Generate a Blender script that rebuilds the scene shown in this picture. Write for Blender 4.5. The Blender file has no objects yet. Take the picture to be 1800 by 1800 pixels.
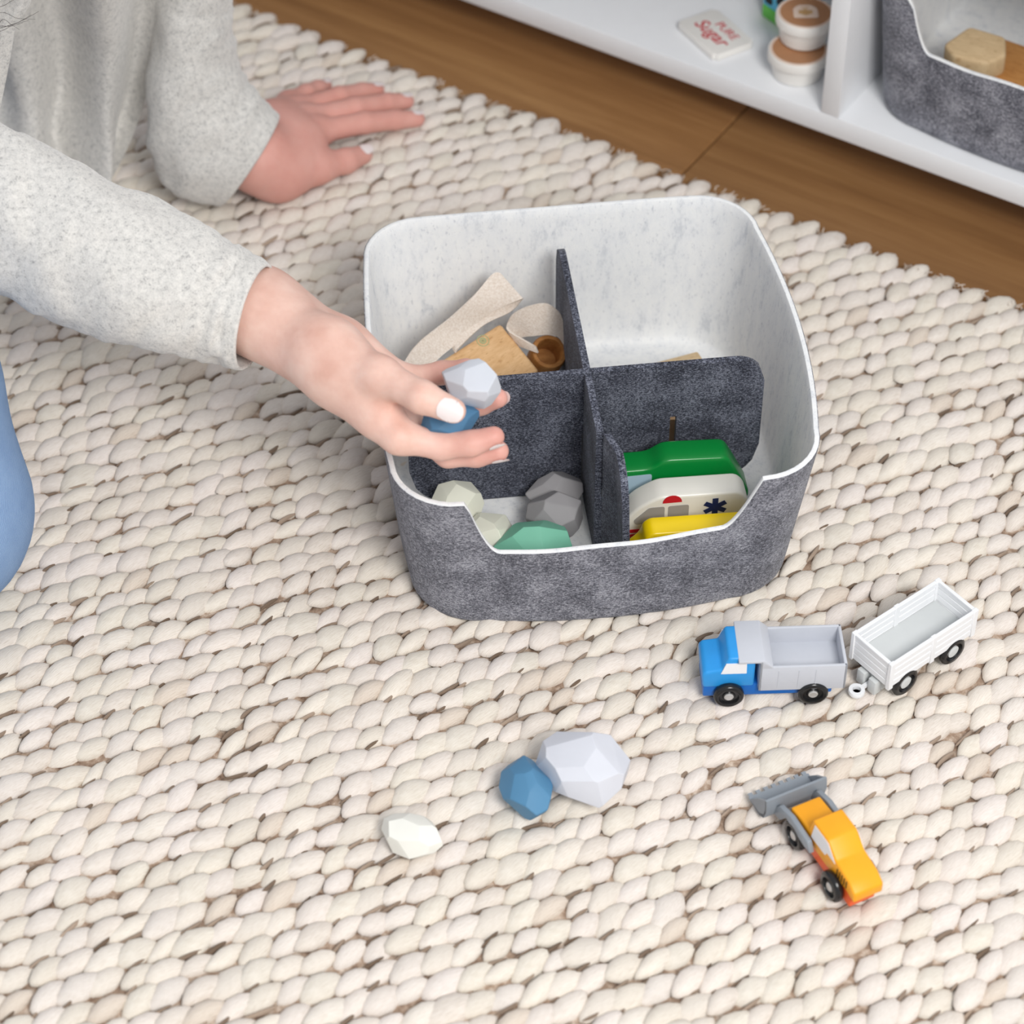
import bpy, bmesh, math, random
import numpy as np
from mathutils import Vector, Matrix, noise

random.seed(7)
rng = np.random.default_rng(7)
SC = bpy.context.scene
COL = SC.collection

# ------------------------------------------------------------------ camera
FPX = 4493.834                      # focal length in pixels of an 1800 px frame
PITCH, ROLL, CAM_H = math.radians(45.278), math.radians(-0.342), 1.26306
_fw = Vector((0, math.cos(PITCH), -math.sin(PITCH)))
_rt = Vector((1, 0, 0))
_up = _rt.cross(_fw)
CR = math.cos(ROLL) * _rt + math.sin(ROLL) * _up
CU = -math.sin(ROLL) * _rt + math.cos(ROLL) * _up
CPOS = Vector((0, 0, CAM_H))
cd = bpy.data.cameras.new('camera')
cam = bpy.data.objects.new('camera', cd)
COL.objects.link(cam)
cam.matrix_world = Matrix(((CR.x, CU.x, -_fw.x, 0), (CR.y, CU.y, -_fw.y, 0), (CR.z, CU.z, -_fw.z, CAM_H), (0, 0, 0, 1)))
cd.sensor_width = 36.0
cd.lens = FPX / 1800 * 36.0
cd.clip_start = 0.05
cd.dof.use_dof = True
cd.dof.focus_distance = 1.70
cd.dof.aperture_fstop = 6.3
SC.camera = cam

# ------------------------------------------------------------------ light
SC.view_settings.view_transform = 'Standard'
SC.view_settings.look = 'None'
SC.view_settings.gamma = 1.0
SC.view_settings.use_curve_mapping = False
SC.view_settings.exposure = 0.0
w = bpy.data.worlds.new('room_light')
SC.world = w
w.use_nodes = True
wb = w.node_tree.nodes['Background']
wb.inputs[0].default_value = (0.93, 0.96, 1.0, 1)
wb.inputs[1].default_value = 0.60


def area(name, loc, target, sx, sy, power, color=(1, 1, 1)):
    l = bpy.data.lights.new(name, 'AREA')
    l.shape = 'RECTANGLE'
    l.size, l.size_y, l.energy, l.color = sx, sy, power, color
    o = bpy.data.objects.new(name, l)
    COL.objects.link(o)
    o.location = loc
    o.rotation_euler = (Vector(target) - Vector(loc)).to_track_quat('-Z', 'Y').to_euler()
    return o


area('window_light', (0.62, -0.45, 1.85), (0.0, 1.2, 0.0), 0.75, 0.7, 45, (1.0, 0.985, 0.96))


# ------------------------------------------------------------------ pixel to place
def at(u, v, z=0.0):
    d = _fw + CR * ((u - 900) / FPX) - CU * ((v - 900) / FPX)
    return CPOS + d * ((z - CAM_H) / d.z)


BX, BY, BROT = 0.04848, 1.29164, math.radians(6.5377)       # the felt bin's place on the rug
BINM = Matrix.Translation((BX, BY, -0.004)) @ Matrix.Rotation(BROT, 4, 'Z')
BINI = BINM.inverted()
SHA = math.radians(-33.177)                                  # direction of the shelf, rug edge and planks
E1 = Vector((math.cos(SHA), math.sin(SHA), 0))
E2 = Vector((-math.sin(SHA), math.cos(SHA), 0))
SHM = Matrix.Rotation(SHA, 4, 'Z')                           # local x along the shelf, y into it


# ------------------------------------------------------------------ objects
def tag(o, label=None, cat=None, group=None, kind=None):
    if label: o['label'] = label
    if cat: o['category'] = cat
    if group: o['group'] = group
    if kind: o['kind'] = kind
    return o


def link(name, me, mat=None, parent=None):
    o = bpy.data.objects.new(name, me)
    COL.objects.link(o)
    if mat is not None:
        for m in (mat if isinstance(mat, (list, tuple)) else [mat]):
            me.materials.append(m)
    if parent is not None:
        o.parent = parent
    return o


def empty(name, M, label, cat, group=None):
    o = bpy.data.objects.new(name, None)
    o.empty_display_size = 0.02
    COL.objects.link(o)
    o.matrix_world = M
    return tag(o, label, cat, group)


def smooth(me, ang=35):
    me.polygons.foreach_set('use_smooth', [True] * len(me.polygons))
    if ang is not None:
        me.set_sharp_from_angle(angle=math.radians(ang))
    return me


def mesh_np(name, V, F, sm=None):
    me = bpy.data.meshes.new(name)
    me.from_pydata([tuple(v) for v in V], [], [tuple(f) for f in F])
    me.update()
    if sm is not None:
        smooth(me, sm if sm > 0 else None)
    return me


def bm_mesh(name, bm, sm=35):
    bmesh.ops.recalc_face_normals(bm, faces=bm.faces)
    me = bpy.data.meshes.new(name)
    bm.to_mesh(me)
    bm.free()
    if sm:
        smooth(me, sm)
    return me


def bevel(bm, w, seg=2, ang=25):
    bm.normal_update()
    es = [e for e in bm.edges if len(e.link_faces) == 2 and e.calc_face_angle(0) > math.radians(ang)]
    if es and w > 0:
        bmesh.ops.bevel(bm, geom=es, offset=w, segments=seg, profile=0.5, affect='EDGES', clamp_overlap=True)


def add_box(bm, x0, x1, y0, y1, z0, z1):
    vs = [bm.verts.new(p) for p in ((x0, y0, z0), (x1, y0, z0), (x1, y1, z0), (x0, y1, z0), (x0, y0, z1), (x1, y0, z1), (x1, y1, z1), (x0, y1, z1))]
    for f in ((0, 3, 2, 1), (4, 5, 6, 7), (0, 1, 5, 4), (1, 2, 6, 5), (2, 3, 7, 6), (3, 0, 4, 7)):
        bm.faces.new([vs[i] for i in f])
    return vs


def box(name, x0, x1, y0, y1, z0, z1, mat, parent=None, bv=0.001, seg=2):
    bm = bmesh.new()
    add_box(bm, x0, x1, y0, y1, z0, z1)
    bevel(bm, bv, seg)
    return link(name, bm_mesh(name, bm), mat, parent)


def prism_bm(pts, y0, y1, plane='xz'):
    """polygon in x,z pushed along y (or x,y along z)"""
    bm = bmesh.new()
    mk = (lambda p, d: (p[0], d, p[1])) if plane == 'xz' else (lambda p, d: (p[0], p[1], d))
    a = [bm.verts.new(mk(p, y0)) for p in pts]
    b = [bm.verts.new(mk(p, y1)) for p in pts]
    bm.faces.new(a)
    bm.faces.new(b[::-1])
    n = len(pts)
    for i in range(n):
        bm.faces.new([a[i], b[i], b[(i + 1) % n], a[(i + 1) % n]])
    bmesh.ops.recalc_face_normals(bm, faces=bm.faces)
    return bm


def prism(name, pts, y0, y1, mat, parent=None, bv=0.0008, seg=2, plane='xz', ang=25):
    bm = prism_bm(pts, y0, y1, plane)
    bevel(bm, bv, seg, ang)
    return link(name, bm_mesh(name, bm, 40), mat, parent)


def lathe_bm(prof, n=40, axis='z', bm=None, M=None):
    """profile (r, h) turned about an axis"""
    bm = bm or bmesh.new()
    rings = []
    for r, h in prof:
        ring = []
        for i in range(n):
            a = 2 * math.pi * i / n
            p = Vector((r * math.cos(a), r * math.sin(a), h))
            if axis == 'y': p = Vector((p.x, p.z, p.y))
            if M is not None: p = M @ p
            ring.append(bm.verts.new(p))
        rings.append(ring)
    for A, B in zip(rings, rings[1:]):
        for i in range(n):
            bm.faces.new([A[i], A[(i + 1) % n], B[(i + 1) % n], B[i]])
    for ring in (rings[0], rings[-1]):
        bm.faces.new(ring)
    return bm


def loft_bm(secs, n=28, caps=True, wob=0.0, seed=0):
    """secs: (centre, half vector a, half vector b); elliptical rings joined into a tube"""
    bm = bmesh.new()
    rings = []
    for c, a, b in secs:
        ring = []
        for i in range(n):
            t = 2 * math.pi * i / n
            p = c + a * math.cos(t) + b * math.sin(t)
            if wob:
                p += (p - c).normalized() * wob * noise.noise(p * 22 + Vector((seed, 0, 0)))
            ring.append(bm.verts.new(p))
        rings.append(ring)
    for A, B in zip(rings, rings[1:]):
        for i in range(n):
            bm.faces.new([A[i], A[(i + 1) % n], B[(i + 1) % n], B[i]])
    if caps:
        bm.faces.new(rings[0])
        bm.faces.new(rings[-1])
    return bm


def smooth_path(pts, k):
    """Catmull-Rom through lists of numpy rows"""
    P = np.array(pts, float)
    out = []
    n = len(P)
    for i in range(n - 1):
        p0, p1, p2, p3 = P[max(i - 1, 0)], P[i], P[i + 1], P[min(i + 2, n - 1)]
        for j in range(k):
            t = j / k
            out.append(0.5 * ((2 * p1) + (-p0 + p2) * t + (2 * p0 - 5 * p1 + 4 * p2 - p3) * t * t + (-p0 + 3 * p1 - 3 * p2 + p3) * t ** 3))
    out.append(P[-1])
    return np.array(out)


# ------------------------------------------------------------------ materials
class NT:
    def __init__(s, name):
        s.m = bpy.data.materials.new(name)
        s.m.use_nodes = True
        s.t = s.m.node_tree
        s.b = s.t.nodes['Principled BSDF']

    def n(s, typ, **kw):
        nd = s.t.nodes.new(typ)
        for k, v in kw.items():
            if k.startswith('i_'):
                key = k[2:].replace('_', ' ')
                nd.inputs[int(key) if key.isdigit() else key].default_value = v
            else:
                setattr(nd, k, v)
        return nd

    def l(s, a, b):
        s.t.links.new(a, b)

    def coord(s, scale=(1, 1, 1), out='Object'):
        tc = s.n('ShaderNodeTexCoord')
        mp = s.n('ShaderNodeMapping')
        mp.inputs['Scale'].default_value = scale
        s.l(tc.outputs[out], mp.inputs[0])
        return mp.outputs[0]

    def noise(s, co, scale, detail=3, rough=0.6):
        nd = s.n('ShaderNodeTexNoise')
        nd.inputs['Scale'].default_value = scale
        nd.inputs['Detail'].default_value = detail
        nd.inputs['Roughness'].default_value = rough
        s.l(co, nd.inputs['Vector'])
        return nd.outputs[0]

    def ramp(s, fac, stops):
        r = s.n('ShaderNodeValToRGB')
        e = r.color_ramp.elements
        while len(e) < len(stops): e.new(0.5)
        for el, (p, c) in zip(e, stops):
            el.position = p
            el.color = (*c, 1)
        s.l(fac, r.inputs[0])
        return r.outputs[0]

    def mix(s, a, b, fac, mode='MIX'):
        m = s.n('ShaderNodeMix', data_type='RGBA', blend_type=mode)
        for sock, v in ((m.inputs[6], a), (m.inputs[7], b), (m.inputs[0], fac)):
            if hasattr(v, 'is_linked'): s.l(v, sock)
            else: sock.default_value = v if not isinstance(v, tuple) else (*v, 1)
        return m.outputs[2]

    def bump(s, h, dist, strength=1.0):
        b = s.n('ShaderNodeBump')
        b.inputs['Strength'].default_value = strength
        b.inputs['Distance'].default_value = dist
        s.l(h, b.inputs['Height'])
        s.l(b.outputs[0], s.b.inputs['Normal'])

    def set(s, rough=0.5, spec=0.4, **kw):
        s.b.inputs['Roughness'].default_value = rough
        s.b.inputs['Specular IOR Level'].default_value = spec
        for k, v in kw.items():
            s.b.inputs[k.replace('_', ' ')].default_value = v
        return s

    def base(s, c):
        if hasattr(c, 'is_linked'): s.l(c, s.b.inputs['Base Color'])
        else: s.b.inputs['Base Color'].default_value = (*c, 1)
        return s


def S(r, g, b):
    f = lambda c: (c / 255 / 12.92) if c <= 10.3 else ((c / 255 + 0.055) / 1.055) ** 2.4
    return (f(r), f(g), f(b))


def paint(name, c, rough=0.45, spec=0.4, var=0.05, scale=60, bump=0.0):
    t = NT(name)
    co = t.coord()
    nz = t.noise(co, scale)
    d = tuple(x * (1 - var) for x in c)
    u = tuple(min(1, x * (1 + var)) for x in c)
    t.base(t.ramp(nz, [(0.3, d), (0.7, u)])).set(rough, spec)
    if bump: t.bump(t.noise(co, scale * 12), bump, 0.4)
    return t.m


def felt(name, dark, mid, light, seed=0.0, fs=900, blot=45, bump=0.0007):
    t = NT(name)
    co = t.coord()
    big = t.noise(co, blot, 3, 0.6)
    fine = t.noise(co, fs, 3, 0.75)
    cs = t.coord((1, 1, 3.2))
    fib = t.noise(cs, fs * 0.45, 2, 0.7)
    mx = t.n('ShaderNodeMath', operation='ADD')
    t.l(fine, mx.inputs[0]); t.l(fib, mx.inputs[1])
    m2 = t.n('ShaderNodeMath', operation='MULTIPLY_ADD')
    t.l(big, m2.inputs[0]); m2.inputs[1].default_value = 0.55; t.l(mx.outputs[0], m2.inputs[2])
    m3 = t.n('ShaderNodeMath', operation='MULTIPLY'); t.l(m2.outputs[0], m3.inputs[0]); m3.inputs[1].default_value = 0.4
    t.base(t.ramp(m3.outputs[0], [(0.425, dark), (0.51, mid), (0.60, light)])).set(0.95, 0.12, Sheen_Weight=0.15)
    t.bump(mx.outputs[0], bump, 0.55)
    return t.m


M = {}
M['felt_grey'] = felt('grey_felt', S(66, 67, 76), S(114, 115, 125), S(174, 175, 184))
M['felt_dark'] = felt('charcoal_felt', S(28, 30, 40), S(66, 69, 82), S(132, 136, 150), fs=1100, blot=30)
t = NT('white_felt')
co = t.coord((1, 1, 0.45))
v1 = t.ramp(t.noise(co, 95, 5, 0.75), [(0.30, (0.64, 0.66, 0.69)), (0.44, (0.81, 0.82, 0.83)), (0.6, (0.86, 0.865, 0.86))])
v2 = t.ramp(t.noise(co, 420, 3, 0.8), [(0.28, (0.70, 0.71, 0.75)), (0.42, (1, 1, 1))])
t.base(t.mix(v1, v2, 1.0, 'MULTIPLY')).set(0.95, 0.1, Sheen_Weight=0.1)
t.bump(t.noise(t.coord(), 900, 2), 0.0004, 0.4)
M['felt_white'] = t.m

t = NT('rug_yarn')
at_ = t.n('ShaderNodeAttribute', attribute_name='tint')
uv = t.coord((5, 34, 1), 'UV')
fib = t.noise(uv, 1.0, 3, 0.65)
obj = t.noise(t.coord(), 260, 3)
c1 = t.ramp(fib, [(0.25, S(210, 199, 187)), (0.5, S(232, 224, 215)), (0.75, S(241, 235, 228))])
c2 = t.mix(c1, at_.outputs['Color'], 1.0, 'MULTIPLY')
t.base(c2).set(0.95, 0.1, Sheen_Weight=0.12)
t.bump(fib, 0.0008, 0.5)
M['yarn'] = t.m
t = NT('rug_backing')
t.base(t.ramp(t.noise(t.coord(), 120, 4, 0.7), [(0.3, S(104, 82, 68)), (0.5, S(166, 144, 126)), (0.7, S(216, 202, 188))])).set(1.0, 0.05)
M['backing'] = t.m

t = NT('oak_floor')
oi = t.n('ShaderNodeObjectInfo')
gc = t.coord((1.6, 26, 1))
add = t.n('ShaderNodeVectorMath', operation='ADD')
t.l(gc, add.inputs[0])
sc_ = t.n('ShaderNodeVectorMath', operation='SCALE'); sc_.inputs['Scale'].default_value = 40
comb = t.n('ShaderNodeCombineXYZ'); t.l(oi.outputs['Random'], comb.inputs[0]); t.l(oi.outputs['Random'], comb.inputs[1])
t.l(comb.outputs[0], sc_.inputs[0]); t.l(sc_.outputs[0], add.inputs[1])
g = t.noise(add.outputs[0], 2.2, 6, 0.6)
g2 = t.noise(add.outputs[0], 12, 4, 0.7)
ca = t.ramp(g, [(0.25, S(128, 90, 54)), (0.5, S(149, 108, 67)), (0.75, S(168, 127, 82))])
cb = t.ramp(g2, [(0.3, (0.88, 0.86, 0.83)), (0.6, (1, 1, 1))])
cc = t.mix(ca, cb, 0.6, 'MULTIPLY')
hv = t.n('ShaderNodeHueSaturation')
mr = t.n('ShaderNodeMapRange'); mr.inputs['To Min'].default_value = 0.88; mr.inputs['To Max'].default_value = 1.1
t.l(oi.outputs['Random'], mr.inputs['Value']); t.l(mr.outputs[0], hv.inputs['Value']); t.l(cc, hv.inputs['Color'])
t.base(hv.outputs[0]).set(0.5, 0.35)
t.bump(g2, 0.0003, 0.3)
M['oak'] = t.m

M['white_board'] = paint('white_laminate', (0.83, 0.84, 0.86), 0.35, 0.4, 0.01)
M['dark_gap'] = paint('subfloor', (0.05, 0.035, 0.025), 0.9, 0.1)


def wood(name, dark, light, spec=0.35):
    t = NT(name)
    gz = t.noise(t.coord((14, 55, 14)), 5, 5, 0.65)
    fl = t.ramp(t.noise(t.coord((60, 200, 60)), 3, 2), [(0.3, (0.72, 0.62, 0.52)), (0.42, (1, 1, 1))])
    t.base(t.mix(t.ramp(gz, [(0.3, dark), (0.7, light)]), fl, 0.8, 'MULTIPLY')).set(0.5, spec)
    return t.m


M['beech'] = wood('beech_wood', S(206, 162, 112), S(228, 190, 144))
M['ring_wood'] = wood('dark_beech_wood', S(160, 104, 52), S(196, 140, 80))
M['pale_wood'] = wood('pale_wood', S(204, 176, 136), S(222, 196, 156), 0.3)
M['orange_wood'] = wood('orange_wood', S(186, 130, 72), S(206, 150, 90))

t = NT('cotton_webbing')
co = t.coord()
wv = t.n('ShaderNodeTexWave', wave_type='BANDS', bands_direction='DIAGONAL'); wv.inputs['Scale'].default_value = 420; wv.inputs['Distortion'].default_value = 3
t.l(co, wv.inputs[0])
t.base(t.ramp(t.noise(co, 700, 3), [(0.3, S(222, 206, 190)), (0.65, S(242, 231, 220))])).set(0.95, 0.1, Sheen_Weight=0.2)
t.bump(wv.outputs[0], 0.0006, 0.5)
M['webbing'] = t.m

for nm, c, r in (('stone_grey', S(212, 214, 222), .55), ('stone_lightgrey', S(204, 208, 216), .55), ('stone_blue', S(84, 134, 170), .5), ('stone_darkblue', S(74, 118, 152), .5), ('stone_white', S(238, 237, 229), .55), ('stone_cream', S(228, 228, 212), .55),
                 ('stone_taupe', S(150, 148, 150), .6), ('stone_green', S(122, 190, 164), .55)):
    M[nm] = paint(nm, c, r, 0.3, 0.025, 40)

M['blue_paint'] = paint('blue_paint', S(46, 152, 226), 0.4, 0.4, 0.04)
M['deep_blue'] = paint('deep_blue', S(18, 104, 190), 0.4, 0.4, 0.04)  # deeper blue than the cab, for the truck chassis
M['grey_plastic'] = paint('pale_grey_plastic', S(200, 203, 211), 0.4, 0.4, 0.02)
M['white_plastic'] = paint('white_plastic', S(240, 241, 243), 0.4, 0.4, 0.01)
M['off_grey_plastic'] = paint('light_grey_plastic', S(206, 209, 209), 0.45, 0.4, 0.02)
M['tyre'] = paint('black_tyre', (0.012, 0.012, 0.013), 0.22, 0.5, 0.1)
M['hub'] = paint('silver_hub', S(200, 198, 196), 0.3, 0.5, 0.05)
M['hub'].node_tree.nodes['Principled BSDF'].inputs['Metallic'].default_value = 0.5
M['orange_paint'] = paint('orange_paint', S(250, 170, 30), 0.42, 0.4, 0.04)
M['red_orange'] = paint('red_orange_paint', S(240, 96, 40), 0.42, 0.4, 0.04)
M['bucket_grey'] = paint('bucket_grey_plastic', S(142, 149, 157), 0.42, 0.4, 0.03)
M['print_white'] = paint('white_print', S(240, 240, 243), 0.45, 0.3, 0.01)
M['print_black'] = paint('black_print', S(50, 36, 18), 0.5, 0.3, 0.05)
M['print_red'] = paint('red_print', S(196, 30, 44), 0.45, 0.3, 0.03)
M['print_navy'] = paint('navy_print', S(28, 42, 88), 0.45, 0.3, 0.03)
M['print_grey'] = paint('grey_print', S(158, 154, 150), 0.4, 0.4, 0.03)
M['print_sky'] = paint('sky_print', S(172, 196, 212), 0.4, 0.4, 0.03)
M['cocoa'] = paint('cocoa_lid', S(176, 128, 92), 0.5, 0.3, 0.05)
M['peach'] = paint('peach_rim', S(226, 204, 188), 0.5, 0.3, 0.02)
M['tub_white'] = paint('tub_white', S(236, 233, 228), 0.45, 0.35, 0.015)
M['stamp_green'] = paint('green_stamp', S(166, 172, 128), 0.6, 0.2, 0.06, 300)
M['gold_print'] = paint('gold_print', S(190, 150, 96), 0.5, 0.3, 0.06)
M['cow_blue'] = paint('sky_blue_print', S(92, 190, 226), 0.45, 0.3, 0.04)
M['cow_black'] = paint('cow_black_print', S(24, 24, 26), 0.5, 0.3, 0.1)
M['leaf_green'] = paint('bright_green_print', S(108, 200, 84), 0.45, 0.3, 0.04)


def chipped(name, c, worn, th=0.70):
    """gloss paint with small chips where the wood shows"""
    t = NT(name)
    co = t.coord()
    geo = t.n('ShaderNodeNewGeometry')
    ch = t.noise(co, 140, 4, 0.7)
    ad = t.n('ShaderNodeMath', operation='MULTIPLY'); t.l(ch, ad.inputs[0])
    pr = t.ramp(geo.outputs['Pointiness'], [(0.56, (0, 0, 0)), (0.64, (1, 1, 1))])
    t.l(pr, ad.inputs[1])
    msk = t.ramp(ad.outputs[0], [(th - 0.1, (0, 0, 0)), (th - 0.08, (1, 1, 1))])
    t.base(t.mix(c, worn, msk)).set(0.28, 0.5)
    return t.m


M['green_gloss'] = chipped('green_gloss_paint', S(0, 128, 52), S(206, 170, 120), 0.70)
M['white_gloss'] = chipped('white_gloss_paint', S(226, 223, 214), S(96, 80, 60), 0.70)
M['yellow_gloss'] = chipped('yellow_gloss_paint', S(250, 214, 0), S(206, 170, 120), 0.85)

t = NT('skin')
co = t.coord()
sk = t.ramp(t.noise(co, 38, 4, 0.6), [(0.3, S(220, 174, 158)), (0.55, S(233, 194, 179)), (0.75, S(240, 208, 194))])
at2 = t.n('ShaderNodeAttribute', attribute_name='flush')
t.base(t.mix(sk, S(212, 140, 130), at2.outputs['Fac'])).set(0.5, 0.35, Subsurface_Weight=0.12, Subsurface_Scale=0.006)
t.b.inputs['Subsurface Radius'].default_value = (1.0, 0.35, 0.2)
t.bump(t.noise(co, 700, 3), 0.0003, 0.25)
M['skin'] = t.m
M['nail'] = paint('pearl_nail', S(238, 226, 224), 0.30, 0.35, 0.01)

t = NT('wool_knit')
co = t.coord()
a1 = t.noise(co, 260, 4, 0.7)
a2 = t.noise(co, 850, 3, 0.8)
mm = t.n('ShaderNodeMath', operation='MULTIPLY_ADD'); t.l(a1, mm.inputs[0]); mm.inputs[1].default_value = 0.5
ms = t.n('ShaderNodeMath', operation='MULTIPLY'); t.l(a2, ms.inputs[0]); ms.inputs[1].default_value = 0.5
t.l(ms.outputs[0], mm.inputs[2])
t.base(t.ramp(mm.outputs[0], [(0.37, S(166, 164, 163)), (0.45, S(204, 202, 198)), (0.60, S(226, 223, 218))])).set(1.0, 0.1, Sheen_Weight=0.35)
t.bump(mm.outputs[0], 0.0010, 0.5)
M['wool'] = t.m

t = NT('denim')
co = t.coord((1, 1.0, -1.3))
wv = t.n('ShaderNodeTexWave', wave_type='BANDS', bands_direction='DIAGONAL'); wv.inputs['Scale'].default_value = 260; wv.inputs['Distortion'].default_value = 0.5
t.l(co, wv.inputs[0])
d1 = t.ramp(wv.outputs[0], [(0.2, S(106, 140, 186)), (0.8, S(168, 194, 226))])
d2 = t.ramp(t.noise(t.coord(), 60, 4), [(0.3, (0.86, 0.88, 0.92)), (0.7, (1, 1, 1))])
t.base(t.mix(d1, d2, 1, 'MULTIPLY')).set(0.9, 0.15)
t.bump(wv.outputs[0], 0.0004, 0.4)
M['denim'] = t.m
M['hair'] = paint('dark_hair', S(46, 36, 32), 0.4, 0.5, 0.2)
M['lip'] = paint('lip_skin', S(190, 110, 104), 0.45, 0.4, 0.05)
M['eye'] = paint('eye_white', S(235, 232, 228), 0.2, 0.5, 0.01)
# ================================================================== floor
FZ = -0.013
floor = box('floor', -2.4, 1.0, -0.2, 2.6, FZ - 0.03, FZ - 0.012, M['dark_gap'], None, 0)
floor.matrix_world = SHM
tag(floor, 'warm oak plank floor between the rug and the white shelf', None, None, 'structure')
PW, PL_ = 0.19, 1.25
row0 = 1.40                                        # a long joint hidden under the rug's edge
for r in range(-8, 6):
    y0 = row0 + r * PW
    off = -0.7849 + (r * 0.47 % 1.0) * PL_ if r else -0.7849
    k0 = math.floor((-2.4 - off) / PL_)
    x = off + k0 * PL_
    while x < 1.0:
        a, b = max(x, -2.4), min(x + PL_, 1.0)
        if b - a > 0.02:
            o = box('plank', a + 0.0006, b - 0.0006, y0 + 0.0006, y0 + PW - 0.0006, FZ - 0.012, FZ, M['oak'], floor, 0.0012, 1)
        x += PL_

wall = box('wall_back', -2.4, 1.0, 1.90, 1.98, FZ, 2.4, M['white_board'], None, 0)
wall.matrix_world = SHM
tag(wall, 'white wall behind the shelf', None, None, 'structure')

# ================================================================== rug
RX0, RX1, RY0, RY1 = -1.72, 0.06, 0.34, 1.440       # along E1, E2
rug = bpy.data.objects.new('rug', None)
COL.objects.link(rug)
rug.matrix_world = SHM
tag(rug, 'chunky cream woven wool rug under the felt bin', 'rug')
bk = box('backing', RX0, RX1, RY0, RY1 - 0.004, FZ + 0.0003, -0.0072, M['backing'], rug, 0.001, 1)


def loop_mesh(i, tint, seed, L=0.0150, Wd=0.0082, H=0.0060):
    r = random.Random(seed)
    NS, NR = 12, 5
    V, UVv = [], []
    fx, fy, bend = r.uniform(0.92, 1.12), r.uniform(0.82, 1.10), r.uniform(-.0018, .0010)
    for j in range(NR + 1):
        th = j / NR * math.radians(100)             # from the pole down past the middle
        for k in range(NS):
            if j == 0 and k: break
            ph = 2 * math.pi * k / NS
            cx = math.cos(ph); sy = math.sin(ph)
            p = 0.86
            ex = cx; ey = sy
            x = L * fx * math.sin(th) * ex
            y = Wd * fy * math.sin(th) * ey * (1 - 0.30 * (x / L) ** 2) + bend * (x / L) ** 2
            z = H * math.cos(th) * (1 - 0.08 * (x / L) ** 2)
            nz = 1 + 0.10 * noise.noise(Vector((x * 160, y * 160, seed * 3.1)))
            V.append((x * nz, y * nz, z * nz))
            UVv.append((x / L * 0.5 + 0.5 + seed * 0.37, y / Wd * 0.5 + 0.5 + seed * 0.73))
    F = []
    for k in range(NS):
        F.append((0, 1 + k, 1 + (k + 1) % NS))
    for j in range(1, NR):
        a, b = 1 + (j - 1) * NS, 1 + j * NS
        for k in range(NS):
            F.append((a + k, b + k, b + (k + 1) % NS, a + (k + 1) % NS))
    return np.array(V), F, np.array(UVv), tint


def set_loop_attrs(me, uv, tint):
    ul = me.uv_layers.new(name='UVMap')
    li = np.empty(len(me.loops), np.int32)
    me.loops.foreach_get('vertex_index', li)
    ul.data.foreach_set('uv', uv[li].astype(np.float32).ravel())
    ca = me.color_attributes.new('tint', 'FLOAT_COLOR', 'POINT')
    ca.data.foreach_set('color', tint.astype(np.float32).ravel())


tints = []
for i in range(20):
    b = 0.93 + 0.10 * random.random()
    tints.append((b, b * random.uniform(0.975, 1.0), b * random.uniform(0.945, 1.0), 1))
tints[3] = (0.88, 0.83, 0.78, 1)
VAR = [loop_mesh(i, tints[i], i + 1) for i in range(20)]
VM = []
for i, (V, F, uv, tint) in enumerate(VAR):
    me = mesh_np('yarn_loop', V, F, 0)
    set_loop_attrs(me, uv, np.tile(np.array(tint), (len(V), 1)))
    me.materials.append(M['yarn'])
    VM.append(me)
DX, DY = 0.024, 0.01335
places = []
nrow = int((RY1 - RY0) / DY)
for j in range(nrow + 1):
    y = RY1 - 0.006 - j * DY
    n = int((RX1 - RX0) / DX)
    for i in range(n + 1):
        x = RX0 + i * DX + (DX / 2 if j % 2 else 0) + random.gauss(0, 0.0011)
        if x > RX1: continue
        yy = y + random.gauss(0, 0.0010)
        rot = math.radians(75 + random.gauss(0, 6))
        tx, ty = random.gauss(0.10, 0.07), random.gauss(0, 0.10)
        scl = random.gauss(1.0, 0.09)
        z = -0.0064 + random.gauss(0, 0.0006)
        if j == 0: z -= 0.001
        q_ = BINI @ (SHM @ Vector((x, yy, 0)))
        if abs(q_.x) < 0.119 and -0.119 < q_.y < 0.132: z -= 0.0052 if max(abs(q_.x), abs(q_.y)) > 0.108 else 0.0095          # pressed down under the bin
        places.append((x, yy, z, rot, tx + 0.10, ty, scl, random.randrange(20)))


def seen(p, m=0.0):
    d = p - CPOS
    zz = d.dot(_fw)
    return abs(d.dot(CR)) / zz * FPX < 900 - m and abs(d.dot(CU)) / zz * FPX < 900 - m


cand = []
for idx, pl in enumerate(places):
    p = SHM @ Vector(pl[:3])
    if seen(p, 12): cand.append(((p - CPOS).length, idx))
cand.sort()
single = set(i for _, i in cand[:300])
Vs, Fs, UVs, Ts = [], [], [], []
nv = 0
for idx, (x, y, z, rot, tx, ty, scl, vi) in enumerate(places):
    Mx = Matrix.Translation((x, y, z)) @ Matrix.Rotation(rot, 4, 'Z') @ Matrix.Rotation(tx, 4, 'X') @ Matrix.Rotation(ty, 4, 'Y') @ Matrix.Scale(scl, 4)
    if idx in single:
        o = bpy.data.objects.new('yarn_loop', VM[vi])
        COL.objects.link(o)
        o.parent = rug
        o.matrix_local = Mx
    else:
        V, F, uv, tint = VAR[vi]
        R = np.array(Mx)
        Vs.append(V @ R[:3, :3].T + R[:3, 3]); UVs.append(uv); Ts.append(np.tile(np.array(tint), (len(V), 1)))
        Fs.extend([tuple(a + nv for a in f) for f in F])
        nv += len(V)
SL = [loop_mesh(i, (1, 1, 1, 1), 60 + i, 0.0090, 0.0013, 0.0022) for i in range(6)]
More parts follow.
